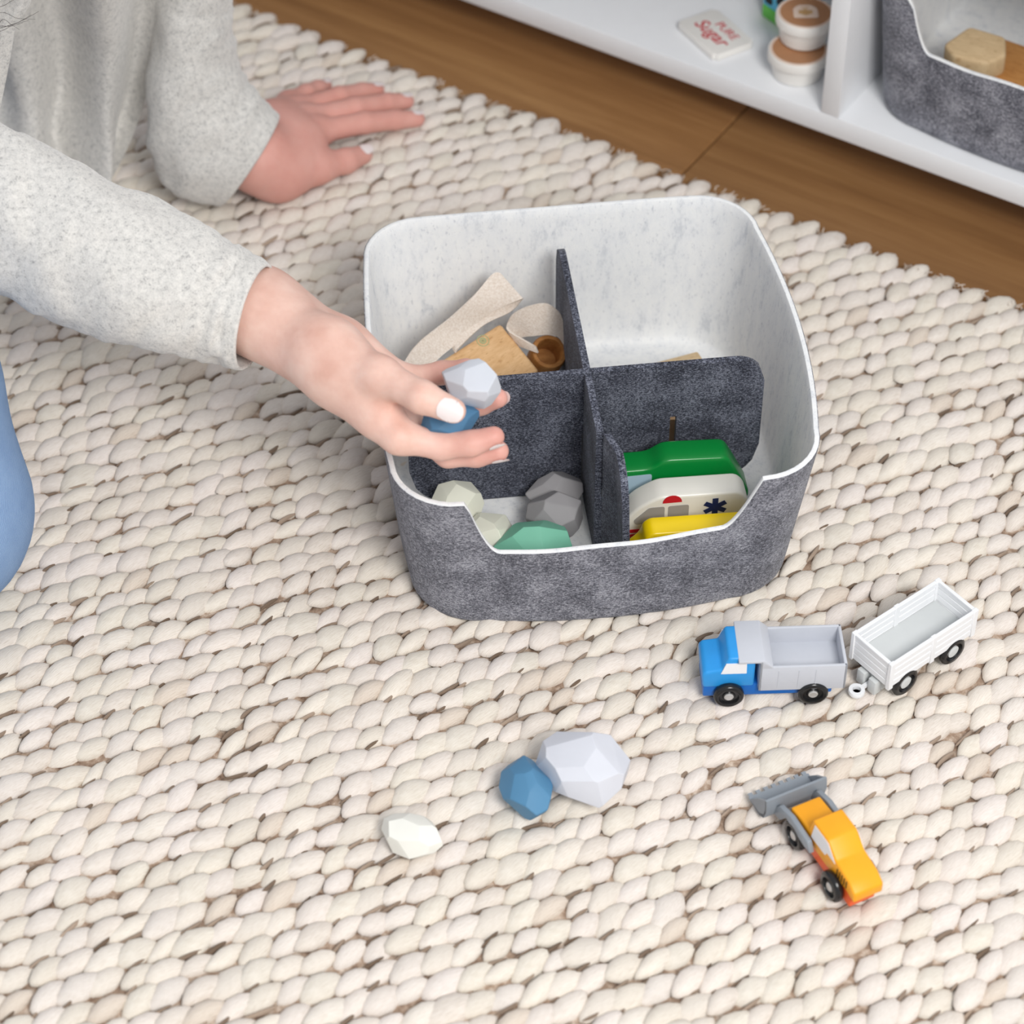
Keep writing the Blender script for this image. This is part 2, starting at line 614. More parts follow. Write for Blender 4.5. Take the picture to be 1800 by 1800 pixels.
for (x, y, z, rot, tx, ty, scl, vi) in places:
    if random.random() > 0.62: continue
    V, F, uv, _t = SL[random.randrange(6)]
    d = 0.0088 * scl
    ca_, sa_ = math.cos(rot + math.pi / 2), math.sin(rot + math.pi / 2)
    k_ = random.uniform(-.004, .004)
    if z < -0.0095: continue
    Mx = Matrix.Translation((x + ca_ * d + math.cos(rot) * k_, y + sa_ * d + math.sin(rot) * k_, -0.0060 + random.uniform(-.0010, .0018))) @ Matrix.Rotation(rot + random.gauss(0, .10), 4, 'Z') @ Matrix.Scale(random.uniform(.7, 1.15), 4)
    R = np.array(Mx)
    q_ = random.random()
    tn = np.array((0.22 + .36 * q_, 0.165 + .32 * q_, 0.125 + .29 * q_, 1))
    Vs.append(V @ R[:3, :3].T + R[:3, 3]); UVs.append(uv); Ts.append(np.tile(tn, (len(V), 1)))
    Fs.extend([tuple(a + nv for a in f) for f in F])
    nv += len(V)
me = mesh_np('yarn_loops', np.concatenate(Vs), Fs, 0)
set_loop_attrs(me, np.concatenate(UVs), np.concatenate(Ts))
o = link('yarn_loops', me, M['yarn'], rug)
o['kind'] = 'stuff'
# loose fuzz along the rug's cut edge and short wool ends
cu = bpy.data.curves.new('fringe', 'CURVE'); cu.dimensions = '3D'; cu.bevel_depth = 0.0004; cu.bevel_resolution = 0
for i in range(620):
    x = random.uniform(RX0, RX1)
    sp = cu.splines.new('POLY'); sp.points.add(3)
    p = Vector((x, RY1 - 0.004, -0.003 + random.uniform(-.004, .003)))
    d = Vector((random.gauss(0, .5), 1, random.gauss(0, .35))).normalized()
    for k in range(4):
        sp.points[k].co = (*p, 1)
        p = p + d * random.uniform(.0012, .003)
        d = (d + Vector((random.gauss(0, .5), random.gauss(0, .3), random.gauss(0, .3) - .2))).normalized()
o = link('fringe', cu, M['webbing'], rug); o['kind'] = 'stuff'

# ================================================================== shelf
shelf = empty('cube_shelf', SHM @ Matrix.Translation((-0.69, 1.511, FZ)), 'white cube shelf on the oak floor behind the rug', 'shelf')
SI = shelf.matrix_world.inverted()
SX, SY = -0.69, 1.511                               # local zero is the divider's foot on the front edge
zb, zt = 0.030 - FZ, 0.049 - FZ
box('bottom_board', -0.75, 0.42, 0, 0.36, zb, zt, M['white_board'], shelf, 0.0012)
box('divider', -0.0045, 0.0115, 0.0, 0.345, zt, zt + 0.22, M['white_board'], shelf, 0.001)
box('side_panel', 0.4040, 0.42, 0.0, 0.345, zt, zt + 0.22, M['white_board'], shelf, 0.001)
box('side_panel', -0.75, -0.734, 0.0, 0.345, zt, zt + 0.22, M['white_board'], shelf, 0.001)
box('top_board', -0.75, 0.42, 0, 0.36, zt + 0.22, zt + 0.239, M['white_board'], shelf, 0.0012)  # out of view; height set low to shade the bin in the cube
box('back_panel', -0.734, 0.404, 0.345, 0.36, zt, zt + 0.22, M['white_board'], shelf, 0.0005)
box('plinth', -0.70, 0.37, 0.06, 0.34, 0.0, zb, M['white_board'], shelf, 0.0005)


# ================================================================== felt bins
def make_bin(Mx, label, group, W2=0.140, tp=0.915, bulge=(0.0075, 0.009, 0.002, 0.005)):
    D2, H = 0.1457, 0.1255
    root = empty('felt_bin', Mx, label, 'storage bin', group)
    TH = 0.0040
    segs = {'f': 84, 'r': 26, 'b': 26, 'l': 26}
    cs = 9

    def ring(s, rc, off, bul):
        """s: size factor, off: inward offset"""
        a, b = W2 * s - off, D2 - W2 * (1 - s) - off
        rc = max(rc - off, 0.004)
        bl = [x * bul for x in bulge]       # front right back left
        P = []
        spec = [('f', (-1, 0), 0), ('r', (0, -1), 1), ('b', (1, 0), 2), ('l', (0, 1), 3)]
        for side, _, bi in spec:
            n = segs[side]
            for i in range(n):
                q = -1 + 2 * i / n
                e = bl[bi] * (1 - q * q)
                if side == 'f': P.append((q * (a - rc), -b - e))
                if side == 'r': P.append((a + e, q * (b - rc)))
                if side == 'b': P.append((-q * (a - rc), b + e))
                if side == 'l': P.append((-a - e, -q * (b - rc)))
            cx, cy, a0 = {'f': (a - rc, -b + rc, -90), 'r': (a - rc, b - rc, 0), 'b': (-a + rc, b - rc, 90), 'l': (-a + rc, -b + rc, 180)}[side]
            for i in range(cs):
                an = math.radians(a0 + 90 * i / cs)
                P.append((cx + rc * math.cos(an), cy + rc * math.sin(an)))
        return np.array(P)

    base = ring(1.0, 0.042, 0, 1.0)
    N = len(base)
    top = np.full(N, H)
    sm = lambda t: t * t * (3 - 2 * t)
    for i, (x, y) in enumerate(base):
        if y < -0.12 and i < segs['f'] + 1:
            lo = 0.0790 + 0.0030 * x / 0.08
            if x < -0.0945 or x > 0.0955: h = H
            elif x < -0.0765: h = H + (lo - H) * (1 - (1 - (x + 0.0945) / 0.018) ** 2.4)
            elif x > 0.0755: h = H + (lo - H) * (1 - (1 - (0.0955 - x) / 0.020) ** 2.0)
            else: h = lo
            top[i] = h
        if y >= -0.12 or i >= segs['f']:
            pass
    top += 0.0006 * np.sin(np.arange(N) * 0.21)

    def column(off, zf, rb, ntop):
        """rings of verts from the bottom edge to the rim"""
        rows = []
        for k in range(6):
            th = k / 5 * math.pi / 2
            z = zf + rb * (1 - math.cos(th))
            ins = rb * (1 - math.sin(th))
            s = tp + (1 - tp) * z / H
            r = ring(s, 0.046, off + ins, 1.0)
            rows.append(np.c_[r, np.full(N, z)])
        z0 = zf + rb
        for k in range(1, ntop + 1):
            z = z0 + (top - z0) * k / ntop
            P = np.zeros((N, 3))
            # the ring depends on each column's own height
            ra = ring(tp, 0.046, off, 1.0); rb_ = ring(1.0, 0.042, off, 1.0)
            f = (z / H)[:, None]
            P[:, :2] = ra * (1 - f) + rb_ * f
            P[:, 2] = z
            rows.append(P)
        return rows

    def build(rows, inner_floor_z, flip, extra=()):
        V, F = [], []
        r0 = rows[0]
        cen = r0.mean(0)
        allr = [np.c_[cen[:2] + (r0[:, :2] - cen[:2]) * q, np.full(N, inner_floor_z)] for q in (0.35, 0.7)] + list(rows) + list(extra)
        V.append((cen[0], cen[1], inner_floor_z))
        for R in allr: V.extend(map(tuple, R))
        for i in range(N):
            F.append((0, 1 + (i + 1) % N, 1 + i))
        for k in range(len(allr) - 1):
            a, b = 1 + k * N, 1 + (k + 1) * N
            for i in range(N):
                j = (i + 1) % N
                F.append((a + i, a + j, b + j, b + i))
        if flip: F = [f[::-1] for f in F]
        return V, F

    out = column(0.0, 0.0004, 0.006, 14)
    e1 = out[-1].copy(); c = e1.mean(0)
    lip = column(0.0016, 0.0004, 0.006, 14)[-1]
    V, F = build(out, 0.0004, False, [lip - np.array([0, 0, 0.0002])])
    link('outer_felt', mesh_np('outer_felt', V, F, 50), M['felt_grey'], root)
    inn = column(TH, TH, 0.005, 14)
    r1 = column(TH - 0.0005, TH, 0.005, 14)[-1] + np.array([0, 0, 0.0008])
    r2 = column(0.0016, TH, 0.005, 14)[-1] + np.array([0, 0, 0.0010])
    r3 = column(0.0005, TH, 0.005, 14)[-1] + np.array([0, 0, 0.0004])
    r4 = column(0.0002, TH, 0.005, 14)[-1] - np.array([0, 0, 0.0008])
    V, F = build(inn, TH, True, [r1, r2, r3, r4])
    link('lining', mesh_np('lining', V, F, 50), M['felt_white'], root)
    return root


make_bin(BINM, 'grey felt bin with white lining on the rug, holding stones and toy vehicles', 'two tone felt storage bins')
SBIN = SHM @ Matrix.Translation((-0.5405, 1.533 + 0.1457 - 0.013, 0.0492))
make_bin(SBIN, 'grey felt bin standing in the white shelf cube', 'two tone felt storage bins', 0.1345, 0.935, (0.006, 0.002, 0.002, 0.0015))


# ---- divider panels inside the bin
def panel(name, axis, pos, half, H, R, slots, label, bend=None):
    """rounded panel; slots: list of (centre, width, z0, z1) cut from top or bottom"""
    xs = sorted(set([-half + 2 * half * i / 60 for i in range(61)] + [s for c, w_, _, _ in slots for s in (c - w_ / 2, c + w_ / 2)]))
    bm = bmesh.new()
    T = 0.0048

    def top(x):
        d = abs(x) - (half - R)
        return H if d <= 0 else H - R + math.sqrt(max(R * R - d * d, 0))

    def bot(x):
        rb = 0.032
        d = abs(x) - (half - rb)
        return 0 if d <= 0 else rb - math.sqrt(max(rb * rb - d * d, 0))
    zs = [i / 8 for i in range(9)]
    grid = {}

    def vert(x, z, side):
        k = (round(x, 6), round(z, 6), side)
        if k not in grid:
            off = side * T / 2
            px = x; py = off
            if bend:
                d = bend(x, z)
                py += d
            p = (px, py, z) if axis == 'x' else (py, px, z)
            grid[k] = bm.verts.new(p)
        return grid[k]
    cells = []
    for a, b in zip(xs, xs[1:]):
        m = (a + b) / 2
        z0a, z0b, z1a, z1b = bot(a), bot(b), top(a), top(b)
        for c, w_, s0, s1 in slots:
            if abs(m - c) < w_ / 2:
                if s0 <= 0.001: z0a = z0b = s1
                else: z1a = z1b = s0
        for p, q in zip(zs, zs[1:]):
            for side in (-1, 1):
                f = [vert(a, z0a + (z1a - z0a) * p, side), vert(b, z0b + (z1b - z0b) * p, side), vert(b, z0b + (z1b - z0b) * q, side), vert(a, z0a + (z1a - z0a) * q, side)]
                if len(set(f)) == 4:
                    try: bm.faces.new(f if side < 0 else f[::-1])
                    except ValueError: pass
    be = [e for e in bm.edges if e.is_boundary]
    # stitch the two sides along every open edge
    side_of = {v: k for k, v in grid.items()}
    for e in be:
        k0, k1 = side_of[e.verts[0]], side_of[e.verts[1]]
        if k0[2] == -1:
            o0, o1 = grid.get((k0[0], k0[1], 1)), grid.get((k1[0], k1[1], 1))
            if o0 and o1:
                try: bm.faces.new([e.verts[0], e.verts[1], o1, o0])
                except ValueError: pass
    o = link(name, bm_mesh(name, bm, 40), M['felt_dark'])
    o.matrix_world = BINM @ Matrix.Translation((pos if axis == 'y' else 0, pos if axis == 'x' else 0, 0.0046))
    return tag(o, label, 'divider', 'felt divider panels in the bin')


panel('felt_divider', 'x', -0.0185, 0.1220, 0.111, 0.020, [(0.0, 0.0056, 0.0, 0.056), (0.0605, 0.0045, 0.0, 0.064)],
      'charcoal felt divider running crosswise in the bin, behind the toy vehicles')


def flap(x, z):
    if x < -0.079:
        k = min(1, (-0.079 - x) / 0.02)
        return 0.004 + 0.010 * k * (1 - 0.4 * z / 0.107)
    return 0.0


panel('felt_divider', 'y', 0.0005, 0.1240, 0.1105, 0.020, [(-0.0185, 0.0056, 0.056, 0.13), (-0.079, 0.0030, 0.050, 0.13)],
      'charcoal felt divider running front to back in the bin, with a bent front flap', flap)


# ================================================================== stones
def stone_mesh(semi, seed, n=15, dmin=0.90, dmax=1.0, normals=None):
    r = random.Random(seed)
    bm = bmesh.new()
    bmesh.ops.create_cube(bm, size=3.2)
    ns = []
    g = math.pi * (3 - math.sqrt(5))
    for i in range(n):
        z = 1 - 2 * (i + 0.5) / n
        q = math.sqrt(1 - z * z)
        v = Vector((q * math.cos(g * i + seed), q * math.sin(g * i + seed), z)) + Vector((r.gauss(0, .16), r.gauss(0, .16), r.gauss(0, .16)))
        ns.append((v.normalized(), r.uniform(dmin, dmax)))
    if normals: ns = [(Vector(v).normalized(), d) for v, d in normals]
    for v, d in ns:
        res = bmesh.ops.bisect_plane(bm, geom=bm.verts[:] + bm.edges[:] + bm.faces[:], plane_co=v * d, plane_no=v, clear_outer=True)
        es = [e for e in res['geom_cut'] if isinstance(e, bmesh.types.BMEdge)]
        if es: bmesh.ops.edgenet_fill(bm, edges=es)
    bmesh.ops.remove_doubles(bm, verts=bm.verts, dist=0.02)
    # fit the solid to the wanted size, then soften its edges
    mn = [min(v.co[k] for v in bm.verts) for k in range(3)]
    mx = [max(v.co[k] for v in bm.verts) for k in range(3)]
    for v in bm.verts:
        v.co = Vector([(v.co[k] - (mn[k] + mx[k]) / 2) / ((mx[k] - mn[k]) / 2) * semi[k] for k in range(3)])
    bevel(bm, min(semi) * 0.055, 2, 8)
    return bm_mesh('stone', bm, 12)


def stone(center, semi, rz, seed, mat, label, tilt=(0, 0), n=15, rest=None, normals=None, group='faceted wooden stacking stones'):
    me = stone_mesh(semi, seed, n + 5, normals=normals)
    R = Matrix.Rotation(rz, 4, 'Z') @ Matrix.Rotation(tilt[0], 4, 'X') @ Matrix.Rotation(tilt[1], 4, 'Y')
    if rest is not None:
        zmin = min((R @ v.co).z for v in me.vertices)
        center = Vector((center[0], center[1], rest - zmin))
    o = link('stacking_stone', me, mat)
    o.matrix_world = Matrix.Translation(center) @ R
    return tag(o, label, 'toy stone', group)


FL = 0.0003                                          # the bin's inner floor in the room; 4.2 mm above its own base
FB = 0.0042
p = at(1026, 1348, 0.020)
stone(p, (0.0290, 0.0240, 0.020), math.radians(-30), 4, M['stone_grey'], 'large pale grey faceted stone on the rug beside the blue one', (0.1, 0), 16, 0.0)
p = at(925, 1390, 0.015)
stone(p, (0.0160, 0.0225, 0.0155), math.radians(18), 5, M['stone_blue'], 'blue faceted stone on the rug, touching the large grey one', (0, 0), 14, 0.0)
p = at(725, 1468, 0.010)
stone(p, (0.0205, 0.0145, 0.0105), math.radians(-26), 8, M['stone_white'], 'small white faceted stone lying alone on the rug', (0, 0), 15, 0.0)
# inside the front left compartment
stone(at(797, 890, 0.02), (0.0215, 0.0180, 0.0165), math.radians(38), 12, M['stone_cream'], 'cream faceted stone in the bin, nearest the left wall', (0.2, -.1), 15, FL)
stone(at(862, 935, 0.02), (0.0185, 0.0170, 0.0165), math.radians(-30), 14, M['stone_cream'], 'cream faceted stone in the bin, behind the notch beside the green one', (0.1, .2), 14, FL)
stone(at(936, 955, 0.025), (0.0265, 0.0190, 0.0220), math.radians(4), 21, M['stone_green'], 'mint green faceted stone at the front of the bin', (0, 0), 14, FL)
stone(at(972, 862, 0.018), (0.0205, 0.0150, 0.0160), math.radians(14), 17, M['stone_taupe'], 'taupe grey stone in the bin, hindmost of the two grey ones', (0, 0), 13, FL)
stone(at(974, 905, 0.020), (0.0200, 0.0155, 0.0185), math.radians(2), 19, M['stone_taupe'], 'taupe grey stone in the bin, right behind the green stone', (0, 0), 13, FL)
# held in the right hand
stone(at(827, 672, 0.193), (0.0195, 0.0150, 0.0140), math.radians(-28), 26, M['stone_lightgrey'], 'pale grey stone held in the hand above the thumb', (0.5, .15), 13)
stone(at(790, 736, 0.178), (0.0190, 0.0130, 0.0115), math.radians(12), 29, M['stone_darkblue'], 'blue stone held in the hand under the thumb', (0.3, 0), 14)


# ================================================================== flat wooden vehicles in the bin
def bl(pt):
    return Vector(pt)


def board(name, outline, y0, y1, mat, label, lean=0.0):
    bm = prism_bm(outline, y0, y1)
    bevel(bm, 0.0022, 3, 60)
    bevel_es = None
    o = link(name, bm_mesh(name, bm, 40), mat)
    o.matrix_world = BINM @ Matrix.Translation((0, 0, 0.004))
    return tag(o, label, 'toy vehicle', 'flat wooden vehicles standing in the bin')


def arcpts(cx, cz, r, a0, a1, n=8):
    return [(cx + r * math.cos(math.radians(a0 + (a1 - a0) * i / n)), cz + r * math.sin(math.radians(a0 + (a1 - a0) * i / n))) for i in range(n + 1)]


def rounded(pts, r=0.004, n=4):
    out = []
    m = len(pts)
    for i in range(m):
        p, a, b = Vector(pts[i]), Vector(pts[i - 1]), Vector(pts[(i + 1) % m])
        da, db = (a - p), (b - p)
        k = min(r, da.length * 0.45, db.length * 0.45)
        A, B = p + da.normalized() * k, p + db.normalized() * k
        for j in range(n + 1):
            t_ = j / n
            out.append(tuple((1 - t_) ** 2 * A + 2 * t_ * (1 - t_) * p + t_ * t_ * B))
    return out


def decal(name, pts, y, mat, parent, plane='xz', th=0.0003):
    bm = prism_bm(pts, y, y - th, plane)
    return link(name, bm_mesh(name, bm, 0), mat, parent)


B0 = 0.0006
green = board('flat_wooden_car', rounded([(0.010, B0), (0.104, B0), (0.110, 0.020), (0.0995, 0.0425), (0.0925, 0.0562), (0.0495, 0.0585), (0.0395, 0.0510), (0.0190, 0.0510), (0.0110, 0.0420)], 0.005), -0.0365, -0.0565, M['green_gloss'],
              'glossy green flat wooden car standing against the felt divider')
decal('window', rounded([(0.0125, 0.0300), (0.0125, 0.0365), (0.0195, 0.0465), (0.0405, 0.0470), (0.0405, 0.0385), (0.030, 0.0300)], 0.002), -0.0567, M['print_sky'], green)
amb = board('flat_wooden_ambulance', rounded([(0.0125, B0), (0.102, B0), (0.105, 0.028), (0.1015, 0.0442), (0.0960, 0.0505), (0.0425, 0.0520), (0.0345, 0.0480), (0.0262, 0.0425), (0.0140, 0.0275)], 0.005), -0.0650, -0.0845, M['white_gloss'],
            'white flat wooden ambulance between the green and yellow vehicles')
ay = -0.0847
decal('siren', arcpts(0.0500, 0.0462, 0.0066, 0, 180, 10), ay, M['print_red'], amb)
decal('window', rounded([(0.0255, 0.0280), (0.0450, 0.0300), (0.0450, 0.0430), (0.0345, 0.0430), (0.0240, 0.0320)], 0.0018), ay, M['print_grey'], amb)
decal('window', rounded([(0.0475, 0.0280), (0.0615, 0.0290), (0.0615, 0.0430), (0.0475, 0.0430)], 0.0018), ay, M['print_grey'], amb)
bm = bmesh.new()
for k in range(3):
    an = math.radians(90 + 60 * k)
    c_, s_ = math.cos(an), math.sin(an)
    L_, w_ = 0.0082, 0.0020
    q = [(x_ * c_ - z_ * s_ + 0.0795, ay - 0.0002 - 0.00005 * k, x_ * s_ + z_ * c_ + 0.0385) for x_, z_ in ((-L_, -w_), (L_, -w_), (L_, w_), (-L_, w_))]
    bm.faces.new([bm.verts.new(p_) for p_ in q])
link('star_of_life', bm_mesh('star_of_life', bm, 0), M['print_navy'], amb)
decal('stripe', [(0.0145, 0.0235), (0.040, 0.0235), (0.040, 0.0205), (0.0142, 0.0205)], ay, M['print_red'], amb)
decal('stripe', [(0.0140, 0.0190), (0.040, 0.0190), (0.040, 0.0150), (0.0138, 0.0150)], ay, M['print_red'], amb)
board('flat_wooden_bus', rounded([(0.0110, 0.0006), (0.092, 0.0006), (0.109, 0.030), (0.1075, 0.0468), (0.0320, 0.0490), (0.0275, 0.0455), (0.0250, 0.0365), (0.0140, 0.0260)], 0.004), -0.0985, -0.1150, M['yellow_gloss'],
      'yellow flat wooden vehicle standing nearest the front of the bin')

# ---- wooden block at the back right of the bin
blk = box('wooden_block', -0.017, 0.017, -0.012, 0.012, 0, 0.022, M['pale_wood'], None, 0.0015)
blk.matrix_world = BINM @ Matrix.Translation((0.085, 0.075, FB)) @ Matrix.Rotation(0.25, 4, 'Z')
tag(blk, 'small pale wooden block in the back right corner of the bin', 'toy block')
blk = box('wooden_block', -0.024, 0.024, -0.010, 0.010, 0, 0.040, M['beech'], None, 0.0015)
blk.matrix_world = BINM @ Matrix.Translation((0.064, 0.012, FB)) @ Matrix.Rotation(-0.08, 4, 'Z')
tag(blk, 'wooden block behind the crosswise divider, glimpsed through its slot', 'toy block')

# ---- toy camera with cotton strap in the back left compartment
tc = empty('toy_camera', BINM @ Matrix.Translation((-0.052, 0.036, FB)), 'beech toy camera with cream cotton strap in the back left of the bin', 'toy camera')
TI = tc.matrix_world.inverted()


def tl(u, v, z):
    return TI @ at(u, v, z)


# body: a beech block lying tilted, its top corner to the back
pa, pb, pc_ = tl(880, 567, 0.064), tl(765, 640, 0.056), tl(928, 640, 0.050)
ex = (pb - pa); ey_ = (pc_ - pa)
nrm = ex.cross(ey_).normalized()
if nrm.z < 0: nrm = -nrm
ex.normalize(); ey_ = nrm.cross(ex).normalized()
if ey_.dot(pc_ - pa) < 0: ey_ = -ey_
RM = Matrix((ex, ey_, nrm)).transposed().to_4x4()
o = box('camera_body', 0, 0.085, 0, 0.046, -0.030, 0, M['beech'], tc, 0.0028, 3)
o.matrix_local = Matrix.Translation(pa) @ RM
sp_ = tl(849, 598, 0.0605)
bm = bmesh.new()
MS = Matrix.Translation(pa) @ RM
sl = MS.inverted() @ sp_
for r0, r1 in ((0.0040, 0.0046), (0.0016, 0.0026)):
    for i in range(24):
        a0, a1 = 2 * math.pi * i / 24, 2 * math.pi * (i + 1) / 24
        bm.faces.new([bm.verts.new((sl.x + r * math.cos(a), sl.y + r * math.sin(a), 0.0002)) for r, a in ((r0, a0), (r1, a0), (r1, a1), (r0, a1))])
for a in (0.4, 1.45, 2.5):
    bm.faces.new([bm.verts.new((sl.x + x_ * math.cos(a) - y_ * math.sin(a), sl.y + x_ * math.sin(a) + y_ * math.cos(a), 0.00025)) for x_, y_ in ((-.002, -.0003), (.002, -.0003), (.002, .0003), (-.002, .0003))])
o = link('stamp', bm_mesh('stamp', bm, 0), M['stamp_green'], tc); o.matrix_local = MS
# lens: an open wooden tube
lens_c = tl(966, 618, 0.047)
prof = [(0.0086, -0.020), (0.0128, -0.020), (0.0132, -0.002), (0.0122, 0.0), (0.0098, 0.0), (0.0088, -0.002), (0.0086, -0.019)]
bm = lathe_bm(prof, 36)
o = link('lens_tube', bm_mesh('lens_tube', bm, 40), M['ring_wood'], tc)
o.matrix_local = Matrix.Translation(lens_c) @ Matrix.Rotation(math.radians(30), 4, 'X') @ Matrix.Rotation(math.radians(8), 4, 'Y')


def ribbon(name, edges, mat, parent, k=8, th=0.0016):
    """edges: list of (left point, right point)"""
    Lp = smooth_path([tuple(a) for a, b in edges], k)
    Rp = smooth_path([tuple(b) for a, b in edges], k)
    n = len(Lp)
    m = 6
    bm = bmesh.new()
    G = [[Vector(Lp[i]) * (1 - j / m) + Vector(Rp[i]) * (j / m) for j in range(m + 1)] for i in range(n)]
    T_ = []
    for i in range(n):
        row = []
        for j in range(m + 1):
            du = G[min(i + 1, n - 1)][j] - G[max(i - 1, 0)][j]
            dv = G[i][min(j + 1, m)] - G[i][max(j - 1, 0)]
            row.append(du.cross(dv).normalized())
        T_.append(row)
    A = [[bm.verts.new(G[i][j] + T_[i][j] * th / 2) for j in range(m + 1)] for i in range(n)]
    B = [[bm.verts.new(G[i][j] - T_[i][j] * th / 2) for j in range(m + 1)] for i in range(n)]
    for i in range(n - 1):
        for j in range(m):
            bm.faces.new([A[i][j], A[i + 1][j], A[i + 1][j + 1], A[i][j + 1]])
            bm.faces.new([B[i][j + 1], B[i + 1][j + 1], B[i + 1][j], B[i][j]])
        for j in (0, m):
            q = [A[i][j], A[i + 1][j], B[i + 1][j], B[i][j]]
            bm.faces.new(q if j else q[::-1])
    for i in (0, n - 1):
        for j in range(m):
            bm.faces.new([A[i][j], A[i][j + 1], B[i][j + 1], B[i][j]])
    return link(name, bm_mesh(name, bm, 60), mat, parent)


ribbon('strap', [(tl(700, 668, 0.056), tl(762, 655, 0.054)), (tl(712, 634, 0.062), tl(768, 634, 0.058)), (tl(738, 600, 0.070), tl(800, 606, 0.062)), (tl(792, 558, 0.078), tl(836, 570, 0.066)),
                 (tl(832, 520, 0.086), tl(870, 545, 0.074)), (tl(868, 481, 0.092), tl(914, 527, 0.084)), (tl(884, 492, 0.088), tl(915, 530, 0.081)), (tl(872, 530, 0.075), tl(896, 549, 0.071)),
                 (tl(836, 566, 0.067), tl(850, 572, 0.065)), (tl(806, 600, 0.063), tl(806, 612, 0.062)), (tl(795, 612, 0.060), tl(800, 620, 0.060))], M['webbing'], tc)
ribbon('strap', [(tl(946, 620, 0.053), tl(942, 609, 0.057)), (tl(910, 606, 0.053), tl(897, 583, 0.064)), (tl(906, 600, 0.052), tl(893, 568, 0.068)), (tl(918, 592, 0.054), tl(903, 552, 0.075)),
                 (tl(938, 590, 0.058), tl(930, 538, 0.080)), (tl(962, 588, 0.060), tl(962, 534, 0.082)), (tl(980, 592, 0.056), tl(985, 552, 0.072)), (tl(991, 606, 0.050), tl(993, 582, 0.060))], M['webbing'], tc)


# ================================================================== little vehicles on the rug
def wheel(parent, x, y, z, side, R=0.0100, T=0.0058, hubm='hub', hubr=0.31):
    """axle along y; side -1 shows its face towards -y"""
    s = side
    prof = [(R * 0.55, 0), (R * 0.86, 0), (R * 0.98, T * 0.22), (R, T * 0.5), (R * 0.97, T * 0.8), (R * 0.84, T), (R * 0.66, T * 0.96), (R * 0.60, T * 0.66), (R * 0.42, T * 0.64), (R * 0.38, T * 0.74), (R * 0.28, T * 0.74)]
    bm = lathe_bm([(r, h * s) for r, h in prof], 32, 'y')
    o = link('wheel', bm_mesh('wheel', bm, 50), M['tyre'], parent)
    o.location = (x, y, z)
    hr_ = R * hubr
    hp = [(hr_, T * 0.55), (hr_, T * 0.86), (hr_ * .75, T * 0.95), (hr_ * .35, T * 0.90), (hr_ * .1, T * 0.93)]
    bm = lathe_bm([(r, h * s) for r, h in hp], 20, 'y')
    link('hub', bm_mesh('hub', bm, 40), M[hubm], o)
    return o


# --- blue dump truck, front towards -x
tr_c = (at(1278, 1241, 0.0) + at(1425, 1236, 0.0)) / 2
TRM = Matrix.Translation((tr_c.x, tr_c.y + 0.0175, 0)) @ Matrix.Rotation(math.radians(2.0), 4, 'Z')
truck = empty('toy_dump_truck', TRM, 'blue toy dump truck with grey tipper on the rug', 'toy truck')
prism('chassis', [(-0.0435, 0.0055), (0.0400, 0.0055), (0.0400, 0.0165), (-0.0435, 0.0165)], -0.0135, 0.0135, M['deep_blue'], truck, 0.001)
prism('cab', [(-0.0440, 0.0150), (-0.0110, 0.0150), (-0.0110, 0.0400), (-0.0205, 0.0425), (-0.0285, 0.0425), (-0.0325, 0.0315), (-0.0430, 0.0300), (-0.0450, 0.0270)], -0.0145, 0.0145, M['blue_paint'], truck, 0.0018, 3)
for sd in (-1, 1):
    bm = prism_bm([(-0.0330, 0.0285), (-0.0165, 0.0285), (-0.0168, 0.0380), (-0.0300, 0.0380)], sd * 0.01455, sd * 0.0150)
    link('side_window', bm_mesh('side_window', bm, 0), M['print_white'], truck)
# tipper: open tray with a canopy over the cab
bm = bmesh.new()
tx0, tx1, ty, tz0, tz1, wl = -0.0085, 0.0475, 0.0178, 0.0140, 0.0365, 0.0022
add_box(bm, tx0, tx1, -ty + .0005, ty - .0005, 0.0205, 0.0225)
add_box(bm, tx0, tx1, -ty, -ty + wl, tz0, tz1)
add_box(bm, tx0, tx1, ty - wl, ty, tz0, tz1)
add_box(bm, tx0, tx0 + wl, -ty, ty, tz0, tz1 + 0.006)
add_box(bm, tx1 - wl, tx1, -ty, ty, tz0, tz1)
bevel(bm, 0.0007, 2)
link('tipper_tray', bm_mesh('tipper_tray', bm, 40), M['grey_plastic'], truck)
prism('canopy', [(-0.0225, 0.0428), (-0.0060, 0.0428), (0.0000, 0.0368), (0.0000, 0.0350), (-0.0085, 0.0350), (-0.0085, 0.0405), (-0.0225, 0.0405)], -0.0178, 0.0178, M['grey_plastic'], truck, 0.0007)
for xx in (0.0035, 0.0165, 0.0275):
    box('tray_rib', xx, xx + 0.0006, -0.0181, -0.0175, 0.017, 0.033, M['grey_plastic'], truck, 0)
for xx in (-0.0272, 0.0272):
    wheel(truck, xx, -0.0138, 0.0100, -1)
    wheel(truck, xx, 0.0138, 0.0100, 1)

# --- white stake trailer
w1, w2 = at(1590, 1216, 0.0), at(1668, 1165, 0.0)
dr = (w2 - w1).normalized()
ang = math.atan2(dr.y, dr.x)
mid = (w1 + w2) / 2 + Vector((-dr.y, dr.x, 0)) * 0.0165
trailer = empty('toy_trailer', Matrix.Translation((mid.x, mid.y, 0)) @ Matrix.Rotation(ang, 4, 'Z'), 'white slatted toy trailer with hitch ring on the rug', 'toy trailer')
hx, hy, z0, z1 = 0.0375, 0.0170, 0.0168, 0.0400
box('bed_floor', -hx + 0.001, hx - 0.001, -hy + 0.001, hy - 0.001, 0.0205, 0.0225, M['off_grey_plastic'], trailer, 0.0004)


